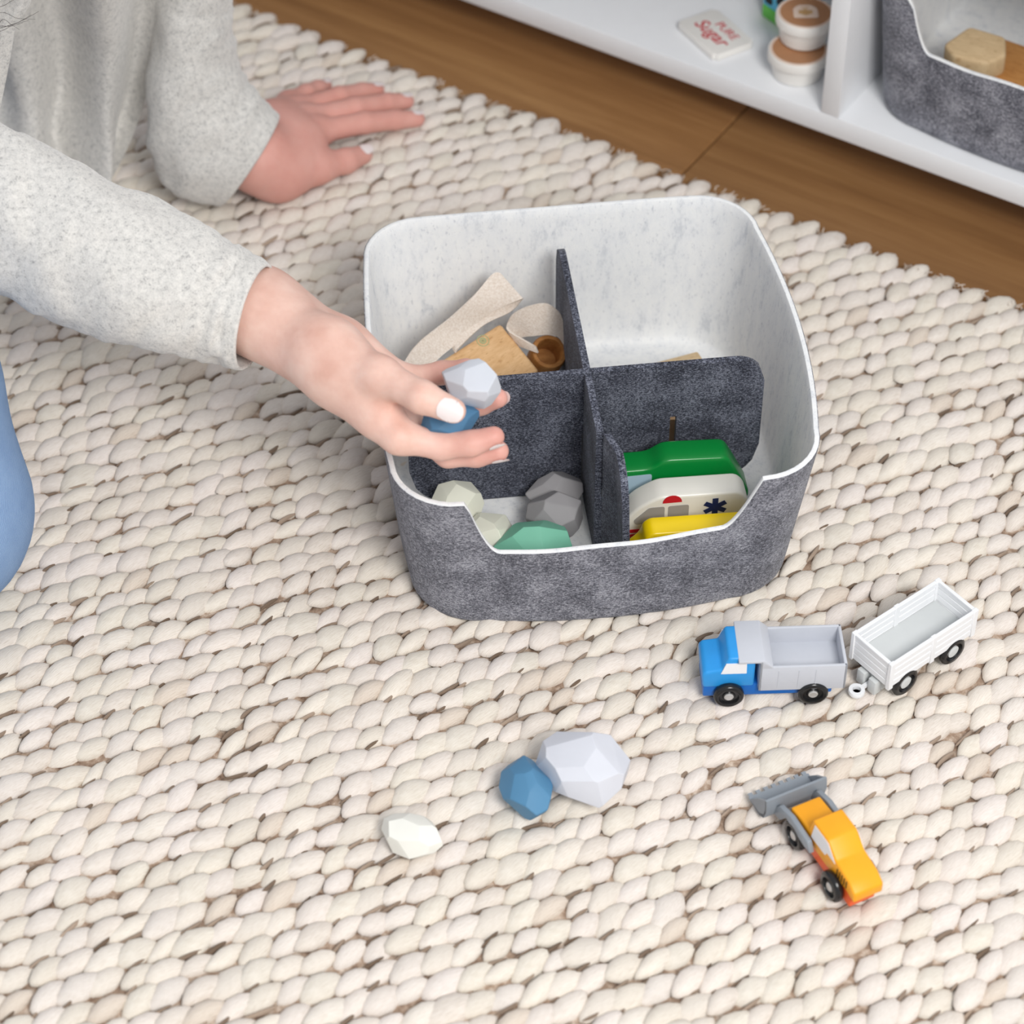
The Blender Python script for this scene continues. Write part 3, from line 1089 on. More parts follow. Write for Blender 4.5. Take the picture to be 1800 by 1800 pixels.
def slat_side(L, name, M4):
    bm = bmesh.new()
    for k in range(4):
        zz = z0 + 0.0005 + k * 0.0057
        add_box(bm, -L, L, -0.0008, 0.0008, zz, zz + 0.0049)
    add_box(bm, -L, L, -0.0003, 0.0003, z0, z1 - 0.002)
    for xx in ((-L + 0.0004, 0, L - 0.0004) if L > 0.02 else ()):
        wd = 0.0021
        add_box(bm, xx - wd, xx + wd, -0.0015, 0.0015, z0 - 0.0008, z1 + 0.0004)
    add_box(bm, -L, L, -0.0013, 0.0013, z1 - 0.0022, z1 - 0.0002)
    bevel(bm, 0.0003, 1)
    o = link(name, bm_mesh(name, bm, 40), M['white_plastic'], trailer)
    o.matrix_local = M4
    return o


slat_side(hx, 'side_panel', Matrix.Translation((0, -hy, 0)))
slat_side(hx, 'side_panel', Matrix.Translation((0, hy, 0)))
slat_side(hy, 'end_panel', Matrix.Translation((-hx, 0, 0)) @ Matrix.Rotation(math.pi / 2, 4, 'Z'))
slat_side(hy, 'end_panel', Matrix.Translation((hx, 0, 0)) @ Matrix.Rotation(math.pi / 2, 4, 'Z'))
bm = bmesh.new()
add_box(bm, -0.0345, 0.034, -0.0090, 0.0090, 0.0045, 0.0148)
bevel(bm, 0.0010, 2)
link('chassis', bm_mesh('chassis', bm, 40), M['off_grey_plastic'], trailer)
bm = bmesh.new()
add_box(bm, -0.0405, -0.0340, -0.0085, -0.0018, 0.0030, 0.0150)
add_box(bm, -0.0405, -0.0340, 0.0018, 0.0085, 0.0030, 0.0150)
bevel(bm, 0.0008, 2)
link('hitch_bracket', bm_mesh('hitch_bracket', bm, 40), M['off_grey_plastic'], trailer)
bm = lathe_bm([(0.0028, -0.0016), (0.0052, -0.0016), (0.0056, 0), (0.0052, 0.0016), (0.0028, 0.0016), (0.0026, 0), (0.0028, -0.0016)], 28)
add_box(bm, 0.0045, 0.0140, -0.0012, 0.0012, -0.0012, 0.0012)
o = link('hitch_ring', bm_mesh('hitch_ring', bm, 40), M['white_plastic'], trailer); o.location = (-0.0480, 0.0, 0.0058)
for xx in (-0.0215, 0.0215):
    wheel(trailer, xx, -0.0128, 0.0108, -1, 0.0108, hubm='off_grey_plastic', hubr=0.42)
    wheel(trailer, xx, 0.0128, 0.0108, 1, 0.0108, hubm='off_grey_plastic', hubr=0.42)

# --- orange front loader; local +x is forward (to its bucket), its left side faces the camera
w1, w2 = at(1455, 1583, 0.0), at(1396, 1499, 0.0)
dr = (w2 - w1).normalized()
ang = math.atan2(dr.y, dr.x)
mid = (w1 + w2) / 2 - Vector((-dr.y, dr.x, 0)) * 0.0155
loader = empty('toy_loader', Matrix.Translation((mid.x, mid.y, 0)) @ Matrix.Rotation(ang, 4, 'Z'), 'orange toy front loader with grey bucket on the rug', 'toy loader')
LX = 1.17
lx = lambda pts: [(x_ * (LX if x_ > 0 else 1.03), z_) for x_, z_ in pts]
prism('chassis', lx([(-0.0320, 0.0050), (0.0270, 0.0050), (0.0270, 0.0175), (-0.0320, 0.0175)]), -0.0090, 0.0090, M['red_orange'], loader, 0.001)
prism('body', lx([(-0.0370, 0.0160), (-0.0270, 0.0180), (-0.0050, 0.0150), (0.0310, 0.0150), (0.0310, 0.0235), (0.0135, 0.0260), (0.0105, 0.0385), (-0.0050, 0.0390), (-0.0150, 0.0305), (-0.0300, 0.0285), (-0.0370, 0.0240)]), -0.0102, 0.0102, M['orange_paint'], loader, 0.0013, 3)
for sd in (-1, 1):
    y_ = sd * 0.0103
    bm = prism_bm(lx([(0.0100, 0.0230), (0.0078, 0.0368), (-0.0060, 0.0372), (-0.0150, 0.0280), (-0.0060, 0.0278), (-0.0045, 0.0240)]), y_, y_ + sd * 0.0003)
    link('side_window', bm_mesh('side_window', bm, 0), M['print_white'], loader)
    bm = bmesh.new()
    for k in range(5):
        x_ = -0.0190 - k * 0.0026
        add_box(bm, x_, x_ + 0.0009, min(y_, y_ + sd * 0.0003), max(y_, y_ + sd * 0.0003), 0.0205, 0.0265)
    link('vent', bm_mesh('vent', bm, 0), M['print_black'], loader)
    ys = sorted((sd * 0.0115, sd * 0.0150))
    prism('lift_arm', lx([(0.0040, 0.0165), (0.0075, 0.0235), (0.0250, 0.0245), (0.0360, 0.0205), (0.0410, 0.0120), (0.0410, 0.0070), (0.0340, 0.0090), (0.0290, 0.0180), (0.0100, 0.0155)]), ys[0], ys[1], M['bucket_grey'], loader, 0.0007)
# bucket: a curved scoop with side plates and a toothed lip
BXO = 0.0085
prof = [(x_ + BXO, z_) for x_, z_ in ((0.0380, 0.0230), (0.0368, 0.0150), (0.0385, 0.0070), (0.0440, 0.0030), (0.0580, 0.0040), (0.0580, 0.0054), (0.0450, 0.0048), (0.0402, 0.0085), (0.0386, 0.0150), (0.0396, 0.0230))]
bm = prism_bm(prof, -0.0215, 0.0215)
bmesh.ops.triangulate(bm, faces=[f for f in bm.faces if len(f.verts) > 4])
for sd in (-1, 1):
    y0_, y1_ = sorted((sd * 0.0200, sd * 0.0215))
    b2 = prism_bm([(x_ + BXO, z_) for x_, z_ in ((0.0386, 0.0230), (0.0372, 0.0130), (0.0400, 0.0050), (0.0450, 0.0026), (0.0565, 0.0046), (0.0480, 0.0150))], y0_, y1_)
    tmp = bpy.data.meshes.new('t'); b2.to_mesh(tmp); b2.free(); bm.from_mesh(tmp); bpy.data.meshes.remove(tmp)
for k in range(8):
    y_ = -0.0205 + k * 0.0055
    add_box(bm, 0.0575 + BXO, 0.0605 + BXO, y_, y_ + 0.0028, 0.0042, 0.0054)
o = link('bucket', bm_mesh('bucket', bm, 35), M['bucket_grey'], loader)
for xx in (-0.0180, 0.0250):
    wheel(loader, xx, -0.0094, 0.0103, -1, 0.0103)
    wheel(loader, xx, 0.0094, 0.0103, 1, 0.0103)

# ================================================================== things on the shelf
ZS = 0.0494
c0, c1, c2 = at(1188, 40, ZS + .005), at(1256, 101, ZS + .005), at(1262, 18, ZS + .005)
ux = (c1 - c0); Ls = ux.length; ux.normalize()
uy = Vector((-ux.y, ux.x, 0)); Ws = abs((c2 - c0).dot(uy))
ctr = c0 + ux * Ls / 2 + uy * Ws / 2
pk = empty('sugar_packet', Matrix.Translation((ctr.x, ctr.y, ZS)) @ Matrix.Rotation(math.atan2(ux.y, ux.x), 4, 'Z'), 'white toy sugar packet with red lettering on the shelf', 'toy packet')
bm = bmesh.new()
add_box(bm, -Ls / 2, Ls / 2, -Ws / 2, Ws / 2, 0, 0.006)
bmesh.ops.bevel(bm, geom=[e for e in bm.edges if abs(e.verts[0].co.z - e.verts[1].co.z) > .003], offset=0.003, segments=3, affect='EDGES')
bevel(bm, 0.0018, 3, 40)
link('packet_body', bm_mesh('packet_body', bm, 40), M['tub_white'], pk)


def text(body, size, loc, parent, mat, shear=0.0, off=0.0):
    cu = bpy.data.curves.new('lettering', 'FONT')
    cu.body = body; cu.size = size; cu.align_x = 'CENTER'; cu.align_y = 'CENTER'
    cu.extrude = 0.0001; cu.shear = shear; cu.offset = off
    tmp = bpy.data.objects.new('tmp', cu)
    COL.objects.link(tmp)
    me = bpy.data.meshes.new_from_object(tmp.evaluated_get(bpy.context.evaluated_depsgraph_get()))
    bpy.data.objects.remove(tmp)
    me.materials.clear()
    o = link('lettering', me, mat, parent)
    o.location = loc
    return o


text('PURE', 0.0115, (0.004, 0.0085, 0.0061), pk, M['print_red'], 0.0, 0.0)
text('Sugar', 0.0175, (0.000, -0.0035, 0.0061), pk, M['print_red'], 0.15, 0.00015)


def tub(px, py, z, R, H, label, lid_label):
    c_ = at(px, py, z + H)
    o = empty('toy_tub', Matrix.Translation((c_.x, c_.y, z)), label, 'toy tub', 'toy lidded tubs on the shelf')
    bm = lathe_bm([(R * 0.74, 0), (R * 0.80, 0.0012), (R * 0.89, H * 0.62), (R * 0.99, H * 0.66), (R, H * 0.72), (R, H * 0.95), (R * 0.97, H), (R * 0.90, H)], 48)
    link('tub_body', bm_mesh('tub_body', bm, 40), M['tub_white'], o)
    bm = lathe_bm([(R * 0.94, H - 0.0006), (R * 0.93, H + 0.0006), (R * 0.86, H + 0.0006), (R * 0.85, H - 0.0006)], 48)
    link('rim', bm_mesh('rim', bm, 40), M['peach'], o)
    bm = lathe_bm([(R * 0.86, H - 0.001), (R * 0.86, H + 0.0003), (R * 0.2, H + 0.0003)], 48)
    ld = link('lid', bm_mesh('lid', bm, 40), M['cocoa'], o)
    if lid_label:
        zz = H + 0.0005
        ls = R * 0.42
        pts = rounded([(-ls, -ls * .8), (ls, -ls * .8), (ls * .98, ls * .5), (ls * .5, ls * 1.0), (-ls * .5, ls * 1.0), (-ls * .98, ls * .5)], ls * .25)
        bm = prism_bm(pts, zz - .0001, zz, 'xy')
        link('label_patch', bm_mesh('label_patch', bm, 0), M['peach'], ld)
        bm = bmesh.new()
        for k, (x_, y_, wx, wy) in enumerate(((-.45, 0, .10, .25), (-.22, -.05, .10, .34), (0, .02, .10, .42), (.22, -.05, .10, .34), (.45, 0, .10, .25), (0, -.42, .06, .10), (0, .62, .32, .05))):
            add_box(bm, (x_ - wx) * ls, (x_ + wx) * ls, (y_ - wy) * ls, (y_ + wy) * ls, zz, zz + .0001)
        link('emblem', bm_mesh('emblem', bm, 0), M['gold_print'], ld)
    return o


tub(1404, 86, ZS, 0.0245, 0.0235, 'white toy tub with cocoa lid, under the other tub', False)
tub(1416, 22, ZS + 0.0245, 0.0235, 0.0245, 'white toy tub with an emblem on its cocoa lid, stacked on top', True)
# cow-patterned carton behind the tubs
cc_ = at(1338, 28, ZS)
cdir = (at(1370, 50, ZS) - cc_).normalized()
ct = empty('toy_carton', Matrix.Translation((cc_.x, cc_.y, ZS)) @ Matrix.Rotation(math.atan2(cdir.y, cdir.x), 4, 'Z') @ Matrix.Translation((0.018, 0.018, 0)), 'blue and green toy milk carton with cow patches behind the tubs', 'toy carton')
box('carton_body', -0.018, 0.018, -0.018, 0.018, 0.012, 0.058, M['cow_blue'], ct, 0.002)
box('carton_foot', -0.0181, 0.0181, -0.0181, 0.0181, 0.0, 0.0125, M['leaf_green'], ct, 0.002)
prism('gable_top', [(-0.018, 0.0575), (0.018, 0.0575), (0.0, 0.072)], -0.018, 0.018, M['tub_white'], ct, 0.001)
bm = bmesh.new()
rr = random.Random(4)
for yy, face in ((-0.01825, 'f'), (-0.01825, 'l')):
    for k, (cx_, cz_, sz_) in enumerate(((-0.010, 0.020, .0055), (0.006, 0.023, .0075), (-0.004, 0.036, .0070), (0.010, 0.041, .0055), (-0.012, 0.050, .0050))):
        pts = []
        for i in range(12):
            a = 2 * math.pi * i / 12
            r = sz_ * (0.75 + 0.35 * rr.random())
            x_ = max(-.0165, min(.0165, cx_ + r * math.cos(a))); z_ = max(.010, min(.056, cz_ + r * math.sin(a) * 0.9))
            pts.append((x_, yy, z_) if face == 'f' else (yy, x_, z_))
        bm.faces.new([bm.verts.new(q) for q in pts])
link('cow_patches', bm_mesh('cow_patches', bm, 0), M['cow_black'], ct)

# wooden pieces in the shelf bin
wp = prism('wooden_block', rounded([(-0.024, -0.010), (-0.012, -0.021), (0.014, -0.020), (0.025, -0.006), (0.018, 0.015), (-0.012, 0.017)], .004), 0, 0.020, M['pale_wood'], None, 0.003, 3, 'xy', 60)
q = at(1720, 72, ZS + 0.066)
wp.matrix_world = Matrix.Translation((q.x, q.y, ZS + 0.046)) @ Matrix.Rotation(math.radians(-25), 4, 'Z') @ Matrix.Rotation(0.12, 4, 'X')
tag(wp, 'pale six sided wooden block in the shelf bin', 'toy block')
wq = box('wooden_block', -0.036, 0.036, -0.028, 0.028, 0.0, 0.041, M['orange_wood'], None, 0.003, 3)
q = at(1796, 128, ZS + 0.045)
wq.matrix_world = Matrix.Translation((q.x + .004, q.y + .006, ZS + 0.0042)) @ Matrix.Rotation(SHA, 4, 'Z')
tag(wq, 'orange toned wooden block low in the shelf bin', 'toy block')
# ================================================================== person
def seg_d(P, a, b, r1, r2):
    ba = b - a
    h = np.clip(((P - a) @ ba) / (ba @ ba + 1e-12), 0, 1)
    return np.linalg.norm(P - a - h[..., None] * ba, axis=-1) - (r1 + (r2 - r1) * h)


def smin(a, b, k):
    h = np.clip(0.5 + 0.5 * (b - a) / k, 0, 1)
    return b * (1 - h) + a * h - k * h * (1 - h)


def surf_net(field, lo, hs):
    """naive surface nets over a sampled distance field"""
    s = field < 0
    nx, ny, nz = field.shape
    cnt = np.zeros((nx - 1, ny - 1, nz - 1), np.int8)
    for dx in (0, 1):
        for dy in (0, 1):
            for dz in (0, 1):
                cnt += s[dx:nx - 1 + dx, dy:ny - 1 + dy, dz:nz - 1 + dz]
    act = (cnt > 0) & (cnt < 8)
    I = np.argwhere(act)
    ids = np.full(act.shape, -1, np.int64)
    ids[act] = np.arange(len(I))
    corners = np.array([(x, y, z) for x in (0, 1) for y in (0, 1) for z in (0, 1)])
    vals = np.stack([field[I[:, 0] + c[0], I[:, 1] + c[1], I[:, 2] + c[2]] for c in corners], 1)
    acc = np.zeros((len(I), 3)); n = np.zeros(len(I))
    for a in range(8):
        for b in range(a + 1, 8):
            if np.abs(corners[a] - corners[b]).sum() != 1: continue
            va, vb = vals[:, a], vals[:, b]
            m = (va < 0) != (vb < 0)
            t_ = np.where(m, va / np.where(m, va - vb, 1), 0)
            acc += np.where(m[:, None], corners[a] + (corners[b] - corners[a]) * t_[:, None], 0)
            n += m
    V = lo + (I + acc / n[:, None]) * hs
    F = []
    for ax in range(3):
        sl0 = [slice(None)] * 3; sl1 = [slice(None)] * 3
        sl0[ax] = slice(0, -1); sl1[ax] = slice(1, None)
        A, B = s[tuple(sl0)], s[tuple(sl1)]
        E = np.argwhere(A != B)
        u, v = (ax + 1) % 3, (ax + 2) % 3
        E = E[(E[:, u] > 0) & (E[:, v] > 0) & (E[:, u] < field.shape[u] - 1) & (E[:, v] < field.shape[v] - 1)]
        flip = A[E[:, 0], E[:, 1], E[:, 2]]
        q = []
        for du, dv in ((-1, -1), (0, -1), (0, 0), (-1, 0)):
            c = E.copy(); c[:, u] += du; c[:, v] += dv
            q.append(ids[c[:, 0], c[:, 1], c[:, 2]])
        Q = np.stack(q, 1)
        Q[~flip] = Q[~flip][:, ::-1]
        F.append(Q)
    return V, np.concatenate(F)


def field_of(fn, lo, hi, hs):
    lo, hi = np.array(lo), np.array(hi)
    ax = [np.arange(lo[i], hi[i] + hs, hs) for i in range(3)]
    P = np.stack(np.meshgrid(*ax, indexing='ij'), -1).astype(np.float64)
    return surf_net(fn(P), lo, hs)


A_ = lambda u, v, z: np.array(at(u, v, z))
POSE = {}
# right hand: palm turned up, thumb over the stones, index and middle below, ring and little finger behind
RH = dict(
    arm=[A_(150, 430, .220), A_(330, 498, .206)], wrist=A_(458, 544, .194),
    cmc=A_(575, 618, .200), tmcp=A_(668, 660, .2065), tip_=A_(742, 698, .2085), ttip=A_(797, 722, .2035),
    mcp=[A_(702, 768, .174), A_(712, 740, .163), A_(716, 700, .158), A_(712, 668, .160)],
    pip=[A_(776, 784, .168), A_(788, 797, .150), A_(798, 722, .150), A_(778, 655, .156)],
    dip=[A_(828, 780, .172), A_(838, 798, .152), A_(846, 708, .158), A_(820, 650, .162)],
    tip=[A_(868, 768, .1765), A_(876, 793, .1565), A_(875, 700, .166), A_(846, 655, .170)])
LH = dict(
    arm=[A_(335, 60, .140), A_(352, 200, .080)], wrist=A_(446, 272, .038),
    cmc=A_(492, 305, .024), tmcp=A_(560, 296, .019), tip_=A_(608, 283, .014), ttip=A_(638, 272, .0095),
    mcp=[A_(560, 231, .027), A_(543, 209, .028), A_(527, 192, .026), A_(506, 180, .022)],
    pip=[A_(640, 216, .021), A_(624, 190, .022), A_(596, 170, .020), A_(538, 164, .017)],
    dip=[A_(694, 211, .013), A_(680, 181, .013), A_(636, 162, .012), A_(558, 156, .012)],
    tip=[A_(733, 209, .0085), A_(714, 178, .0085), A_(663, 159, .0085), A_(572, 151, .0085)])


def hand_sdf(H, fr=(.0088, .0088, .0083, .0074), palm_r=.0125, arm_r=(.030, .0245, .0205)):
    def fn(P):
        shp = P.shape[:-1]
        d = np.full(shp, 1.0)

        def loc(a, b, r, pad=.03):
            lo_, hi_ = np.minimum(a, b) - r - pad, np.maximum(a, b) + r + pad
            g0 = P[0, 0, 0]; h_ = P[1, 0, 0, 0] - P[0, 0, 0, 0]
            i0 = np.clip(np.floor((lo_ - g0) / h_).astype(int), 0, None); i1 = np.ceil((hi_ - g0) / h_).astype(int) + 1
            return tuple(slice(max(int(x), 0), max(int(y), 0)) for x, y in zip(i0, i1))

        def put(D, a, b, r1, r2, k):
            s_ = loc(a, b, max(r1, r2))
            D[s_] = smin(D[s_], seg_d(P[s_], a, b, r1, r2), k)
        put(d, H['arm'][0], H['arm'][1], arm_r[0], arm_r[1], .01)
        put(d, H['arm'][1], H['wrist'], arm_r[1], arm_r[2], .015)
        wr = H['wrist']
        ax = H['mcp'][0] - H['mcp'][3]; ax = ax / np.linalg.norm(ax)
        put(d, wr + ax * .008, wr - ax * .010, arm_r[2] * .92, arm_r[2] * .88, .012)
        for i, m in enumerate(H['mcp']):
            base = wr + ax * (.012 - .008 * i)
            mid_ = base * .45 + m * .55
            put(d, base, mid_, .0165, palm_r + .001, .016)
            put(d, mid_, m, palm_r + .001, palm_r - .0022 - .0006 * i, .014)
        put(d, wr + ax * .010, H['cmc'], .0185, .0150, .024)
        put(d, H['cmc'], H['tmcp'], .0150, .0116, .020)
        put(d, H['cmc'], H['mcp'][0] * .7 + H['cmc'] * .3, .0130, .0090, .020)       # web of the thumb
        parts = []
        th = np.full(shp, 1.0)
        put(th, H['tmcp'], H['tip_'], .0112, .0098, .004)
        put(th, H['tip_'], H['ttip'], .0100, .0078, .004)
        parts.append(th)
        for i in range(4):
            f_ = np.full(shp, 1.0)
            r = fr[i]
            put(f_, H['mcp'][i], H['pip'][i], r * 1.10, r * 1.0, .003)
            put(f_, H['pip'][i], H['dip'][i], r * 1.02, r * .90, .003)
            put(f_, H['dip'][i], H['tip'][i], r * .93, r * .76, .003)
            parts.append(f_)
        out = d
        res = None
        for f_ in parts:
            q = smin(d, f_, .0075)
            res = q if res is None else np.minimum(res, q)
        return res
    return fn


# right elbow, shoulders, torso, head, thighs (mostly above and left of the picture)
r_elb, l_elb = np.array([-.435, 1.345, .262]), A_(337, -220, .268)
r_sh, l_sh = np.array([-.45, 1.42, .48]), np.array([-.40, 1.70, .49])
hipc, chest, neck, headc = np.array([-.66, 1.58, .33]), np.array([-.51, 1.565, .45]), np.array([-.40, 1.56, .545]), np.array([-.31, 1.56, .65])
knee_r, knee_l = np.array(at(-150, 896, .074)), np.array([-.54, 1.66, .072])
_th = A_(-228, 560, .20) - knee_r
hip_r = knee_r + _th * 1.0 + np.array([-.07, .07, .10])
hip_l = hipc + np.array([.0, .09, .0])


def body_sdf(P):
    d = seg_d(P, hipc, chest, .125, .115)
    for a, b, r1, r2, k in ((chest, neck, .10, .055, .05), (r_sh, l_sh, .055, .055, .06), (neck, headc, .05, .05, .02),
                            (r_sh, r_elb, .046, .037, .03), (l_sh, l_elb, .046, .028, .02),
                            (r_elb, RH['arm'][0], .037, .0300, .015), (l_elb, LH['arm'][0], .027, .0235, .006),
                            (RH['arm'][0], RH['arm'][1] * .8 + RH['arm'][0] * .2, .0300, .0268, .01), (LH['arm'][0], LH['arm'][1] * .5 + LH['arm'][0] * .5, .0235, .0225, .004),
                            (hip_r, hip_l, .10, .10, .06), (hip_r, knee_r, .086, .060, .04), (hip_l, knee_l, .086, .060, .04),
                            (knee_r, np.array([-.86, 1.30, .055]), .060, .042, .03), (knee_l, np.array([-.95, 1.68, .055]), .060, .042, .03)):
        d = smin(d, seg_d(P, a, b, r1, r2), k)
    fx = np.array([.86, 0, -.5]); up_ = np.array([.5, 0, .86])
    q = P - (headc + up_ * .02)
    loc_ = np.stack([q @ fx, q[..., 1], q @ up_], -1)
    e = (np.linalg.norm(loc_ / np.array([.095, .075, .112]), axis=-1) - 1) * .075
    d = smin(d, e, .02)
    hp = lambda x, y, z: headc + up_ * .02 + fx * x + np.array([0, y, 0]) + up_ * z
    d = smin(d, seg_d(P, hp(.092, 0, .005), hp(.112, 0, -.030), .007, .011), .012)      # nose
    d = smin(d, seg_d(P, hp(.07, 0, -.092), hp(.05, 0, -.09), .022, .03), .03)         # chin
    for sd in (-1, 1):
        d = smin(d, seg_d(P, hp(-.005, sd * .076, .012), hp(-.010, sd * .079, -.022), .010, .007), .006)  # ears
    return d


VH, FH = field_of(hand_sdf(RH), (-.275, 1.095, .118), (0.012, 1.30, .262), .0016)
VL, FL_ = field_of(hand_sdf(LH, arm_r=(.0235, .0230, .0205)), (-.275, 1.545, -.004), (-.06, 1.775, .215), .0016)
VB, FB = field_of(body_sdf, (-1.02, 1.04, -.02), (-.12, 1.86, .92), .0075)


def to_mesh_obj(nm, V, F):
    return link(nm, mesh_np(nm, V, F.tolist(), 0), None)


pb_ = to_mesh_obj('person', VB, FB)
pa_ = to_mesh_obj('tmp_a', VH, FH)
pl_ = to_mesh_obj('tmp_b', VL, FL_)
for other in (pa_, pl_):
    md = pb_.modifiers.new('union', 'BOOLEAN'); md.object = other; md.operation = 'UNION'; md.solver = 'EXACT'
dg = bpy.context.evaluated_depsgraph_get()
newme = bpy.data.meshes.new_from_object(pb_.evaluated_get(dg))
pb_.modifiers.clear()
pb_.data = newme
newme.name = 'person'
for o in (pa_, pl_): bpy.data.objects.remove(o)
person = pb_
smooth(newme, None)
newme.materials.clear(); newme.materials.append(M['skin'])
# rosier finger tips, knuckles and the planted hand
co_ = np.empty(len(newme.vertices) * 3, np.float32); newme.vertices.foreach_get('co', co_); co_ = co_.reshape(-1, 3)
fl = np.zeros(len(co_))
for H, base_, tip_ in ((RH, 0.0, 0.60), (LH, 0.62, 0.72)):
    ctr_ = np.mean(H['mcp'], 0)
    near = np.linalg.norm(co_ - ctr_, axis=1) < .14
    f_ = np.where(near, base_ * np.clip((.16 - np.linalg.norm(co_ - ctr_, axis=1)) / .06, 0, 1), 0)
    for p_, rad, st in [(t_, .026, tip_) for t_ in H['tip']] + [(t_, .018, tip_ * .9) for t_ in H['dip']] + [(t_, .018, tip_ * .6) for t_ in H['pip']]:
        f_ = np.maximum(f_, st * np.clip(1.25 - np.linalg.norm(co_ - p_, axis=1) / rad, 0, 1))
    fl = np.maximum(fl, f_)
fa = newme.attributes.new('flush', 'FLOAT', 'POINT')
fa.data.foreach_set('value', fl.astype(np.float32))
tag(person, 'person in light grey wool cardigan and jeans kneeling by the bin, holding stones', 'person')


def nail(tip, dip, up_dir, wd, ln, r, fwd=0.0):
    t_ = Vector(tip) - Vector(dip); t_.normalize()
    u_ = Vector(up_dir); u_ = (u_ - t_ * u_.dot(t_)).normalized()
    s_ = t_.cross(u_)
    bm = bmesh.new()
    n, m = 8, 8
    grid = []
    for i in range(n + 1):
        row = []
        for j in range(m + 1):
            a = -1 + 2 * j / m
            q = i / n
            wl = wd * (1 - 0.32 * max(0, q - .7) ** 1 / .3 * abs(a) ** 0) * (0.86 + .14 * min(1, q * 4))
            x_ = Vector(tip) + t_ * (-ln * .62 + ln * q + fwd - (.10 * ln * a * a if q > .5 else -.12 * ln * a * a)) + s_ * (a * wl) + u_ * (r * (math.sqrt(max(0, 1 - (a * wl / r * .92) ** 2)) + .09 - .10 * q * q))
            row.append(bm.verts.new(x_))
        grid.append(row)
    for i in range(n):
        for j in range(m):
            bm.faces.new([grid[i][j], grid[i + 1][j], grid[i + 1][j + 1], grid[i][j + 1]])
    me = bm_mesh('fingernail', bm, 0)
    smooth(me, None)
    me.flip_normals() if me.polygons[36].normal.dot(u_) < 0 else None
    return link('fingernail', me, M['nail'], person)


tocam = lambda p_: (np.array(CPOS) - p_) / np.linalg.norm(np.array(CPOS) - p_)
nail(RH['ttip'], RH['tip_'], tocam(RH['ttip']) + np.array([.10, -.35, .05]), .0070, .0165, .0085, .0010)
nail(RH['tip'][0], RH['dip'][0], np.array([.1, -.75, -.75]), .0050, .0110, .0068, .002)
nail(RH['tip'][1], RH['dip'][1], np.array([.1, -.7, -.8]), .0050, .0110, .0068, .002)
nail(RH['tip'][2], RH['dip'][2], np.array([.3, .6, -.6]), .0048, .0105, .0064, .001)
nail(LH['ttip'], LH['tip_'], np.array([.55, .15, .75]), .0055, .0120, .0079, .002)
for i in range(4):
    nail(LH['tip'][i], LH['dip'][i], np.array([.05, .25, 1.0]), .0047, .0105, .0066 if i < 3 else .0057, .0012)

# ---- cardigan: body shell with hanging fronts, and two sleeves as its pieces
V2 = lambda a: Vector(a.tolist())


def sleeve(name, secs, zs, depth, parent, folds, seed, skew=0.0):
    """secs: pairs of picture points on the upper and lower outline at height zs; depth: half thickness"""
    rows = []
    for (t_, b_), z_, dp in zip(secs, zs, depth):
        a, b = at(*t_, z_), at(*b_, z_)
        c = at((t_[0] + b_[0]) / 2, (t_[1] + b_[1]) / 2, z_)
        vd = (c - CPOS).normalized()
        h_ = (a - b) / 2
        h_ -= vd * h_.dot(vd)                         # the outline seen square on
        # size it so the outline lands on the two points
        rows.append([*c, *h_, *(vd * dp)])
    ax_ = (Vector(rows[0][:3]) - Vector(rows[1][:3])).normalized()
    for k_, f_ in ((0, 1.0), (1, .6), (2, .25)):
        v_ = Vector(rows[k_][6:9]) - ax_ * skew * f_
        rows[k_][6:9] = v_
    R = smooth_path(rows, 8)
    N = 44
    bm = bmesh.new()
    rings = []
    L = len(R)
    for i, r in enumerate(R):
        c, h_, d_ = Vector(r[:3]), Vector(r[3:6]), Vector(r[6:9])
        ring = []
        for k in range(N):
            a = 2 * math.pi * k / N
            ca, sa = math.cos(a), math.sin(a)
            p = c + h_ * ca + d_ * sa
            e = (p - c).normalized()
            f = folds * (noise.noise(Vector((i * .16, ca * 2.0 + seed, sa * 2.0))) + .5 * noise.noise(Vector((i * .4 + 9, ca * 3 + seed, sa * 3))))
            p += e * f * min(1, i / 8)
            ring.append(p)
        rings.append(ring)
    th = .0022
    lip = [p + (rings[0][k] - rings[1][k]).normalized() * .0012 - (p - Vector(R[0][:3])).normalized() * th * .5 for k, p in enumerate(rings[0])]
    inner = [[p - (p - Vector(R[i][:3])).normalized() * th for p in rings[i]] for i in range(0, L - 6)]
    allr = rings[::-1] + [lip] + inner
    vs = [[bm.verts.new(p) for p in ring] for ring in allr]
    for A, B in zip(vs, vs[1:]):
        for k in range(N):
            bm.faces.new([A[k], A[(k + 1) % N], B[(k + 1) % N], B[k]])
    o = link(name, bm_mesh(name, bm, None and 0), M['wool'], parent)
    smooth(o.data, None)
    return o


# body shell of the cardigan follows the torso a little larger
def shell_sdf(P):
    d = seg_d(P, hipc * .62 + chest * .38, chest, .146, .136)
    for a, b, r1, r2, k in ((chest, neck * .55 + chest * .45, .115, .085, .05), (r_sh, l_sh, .072, .072, .06), (r_sh, r_elb, .066, .056, .03), (l_sh, l_elb, .064, .046, .03)):
        d = smin(d, seg_d(P, a, b, r1, r2), k)
    return d


VC, FC = field_of(shell_sdf, (-.85, 1.24, .16), (-.18, 1.90, .76), .012)
cardigan = link('cardigan', mesh_np('cardigan', VC, FC.tolist(), 0), M['wool'], person)


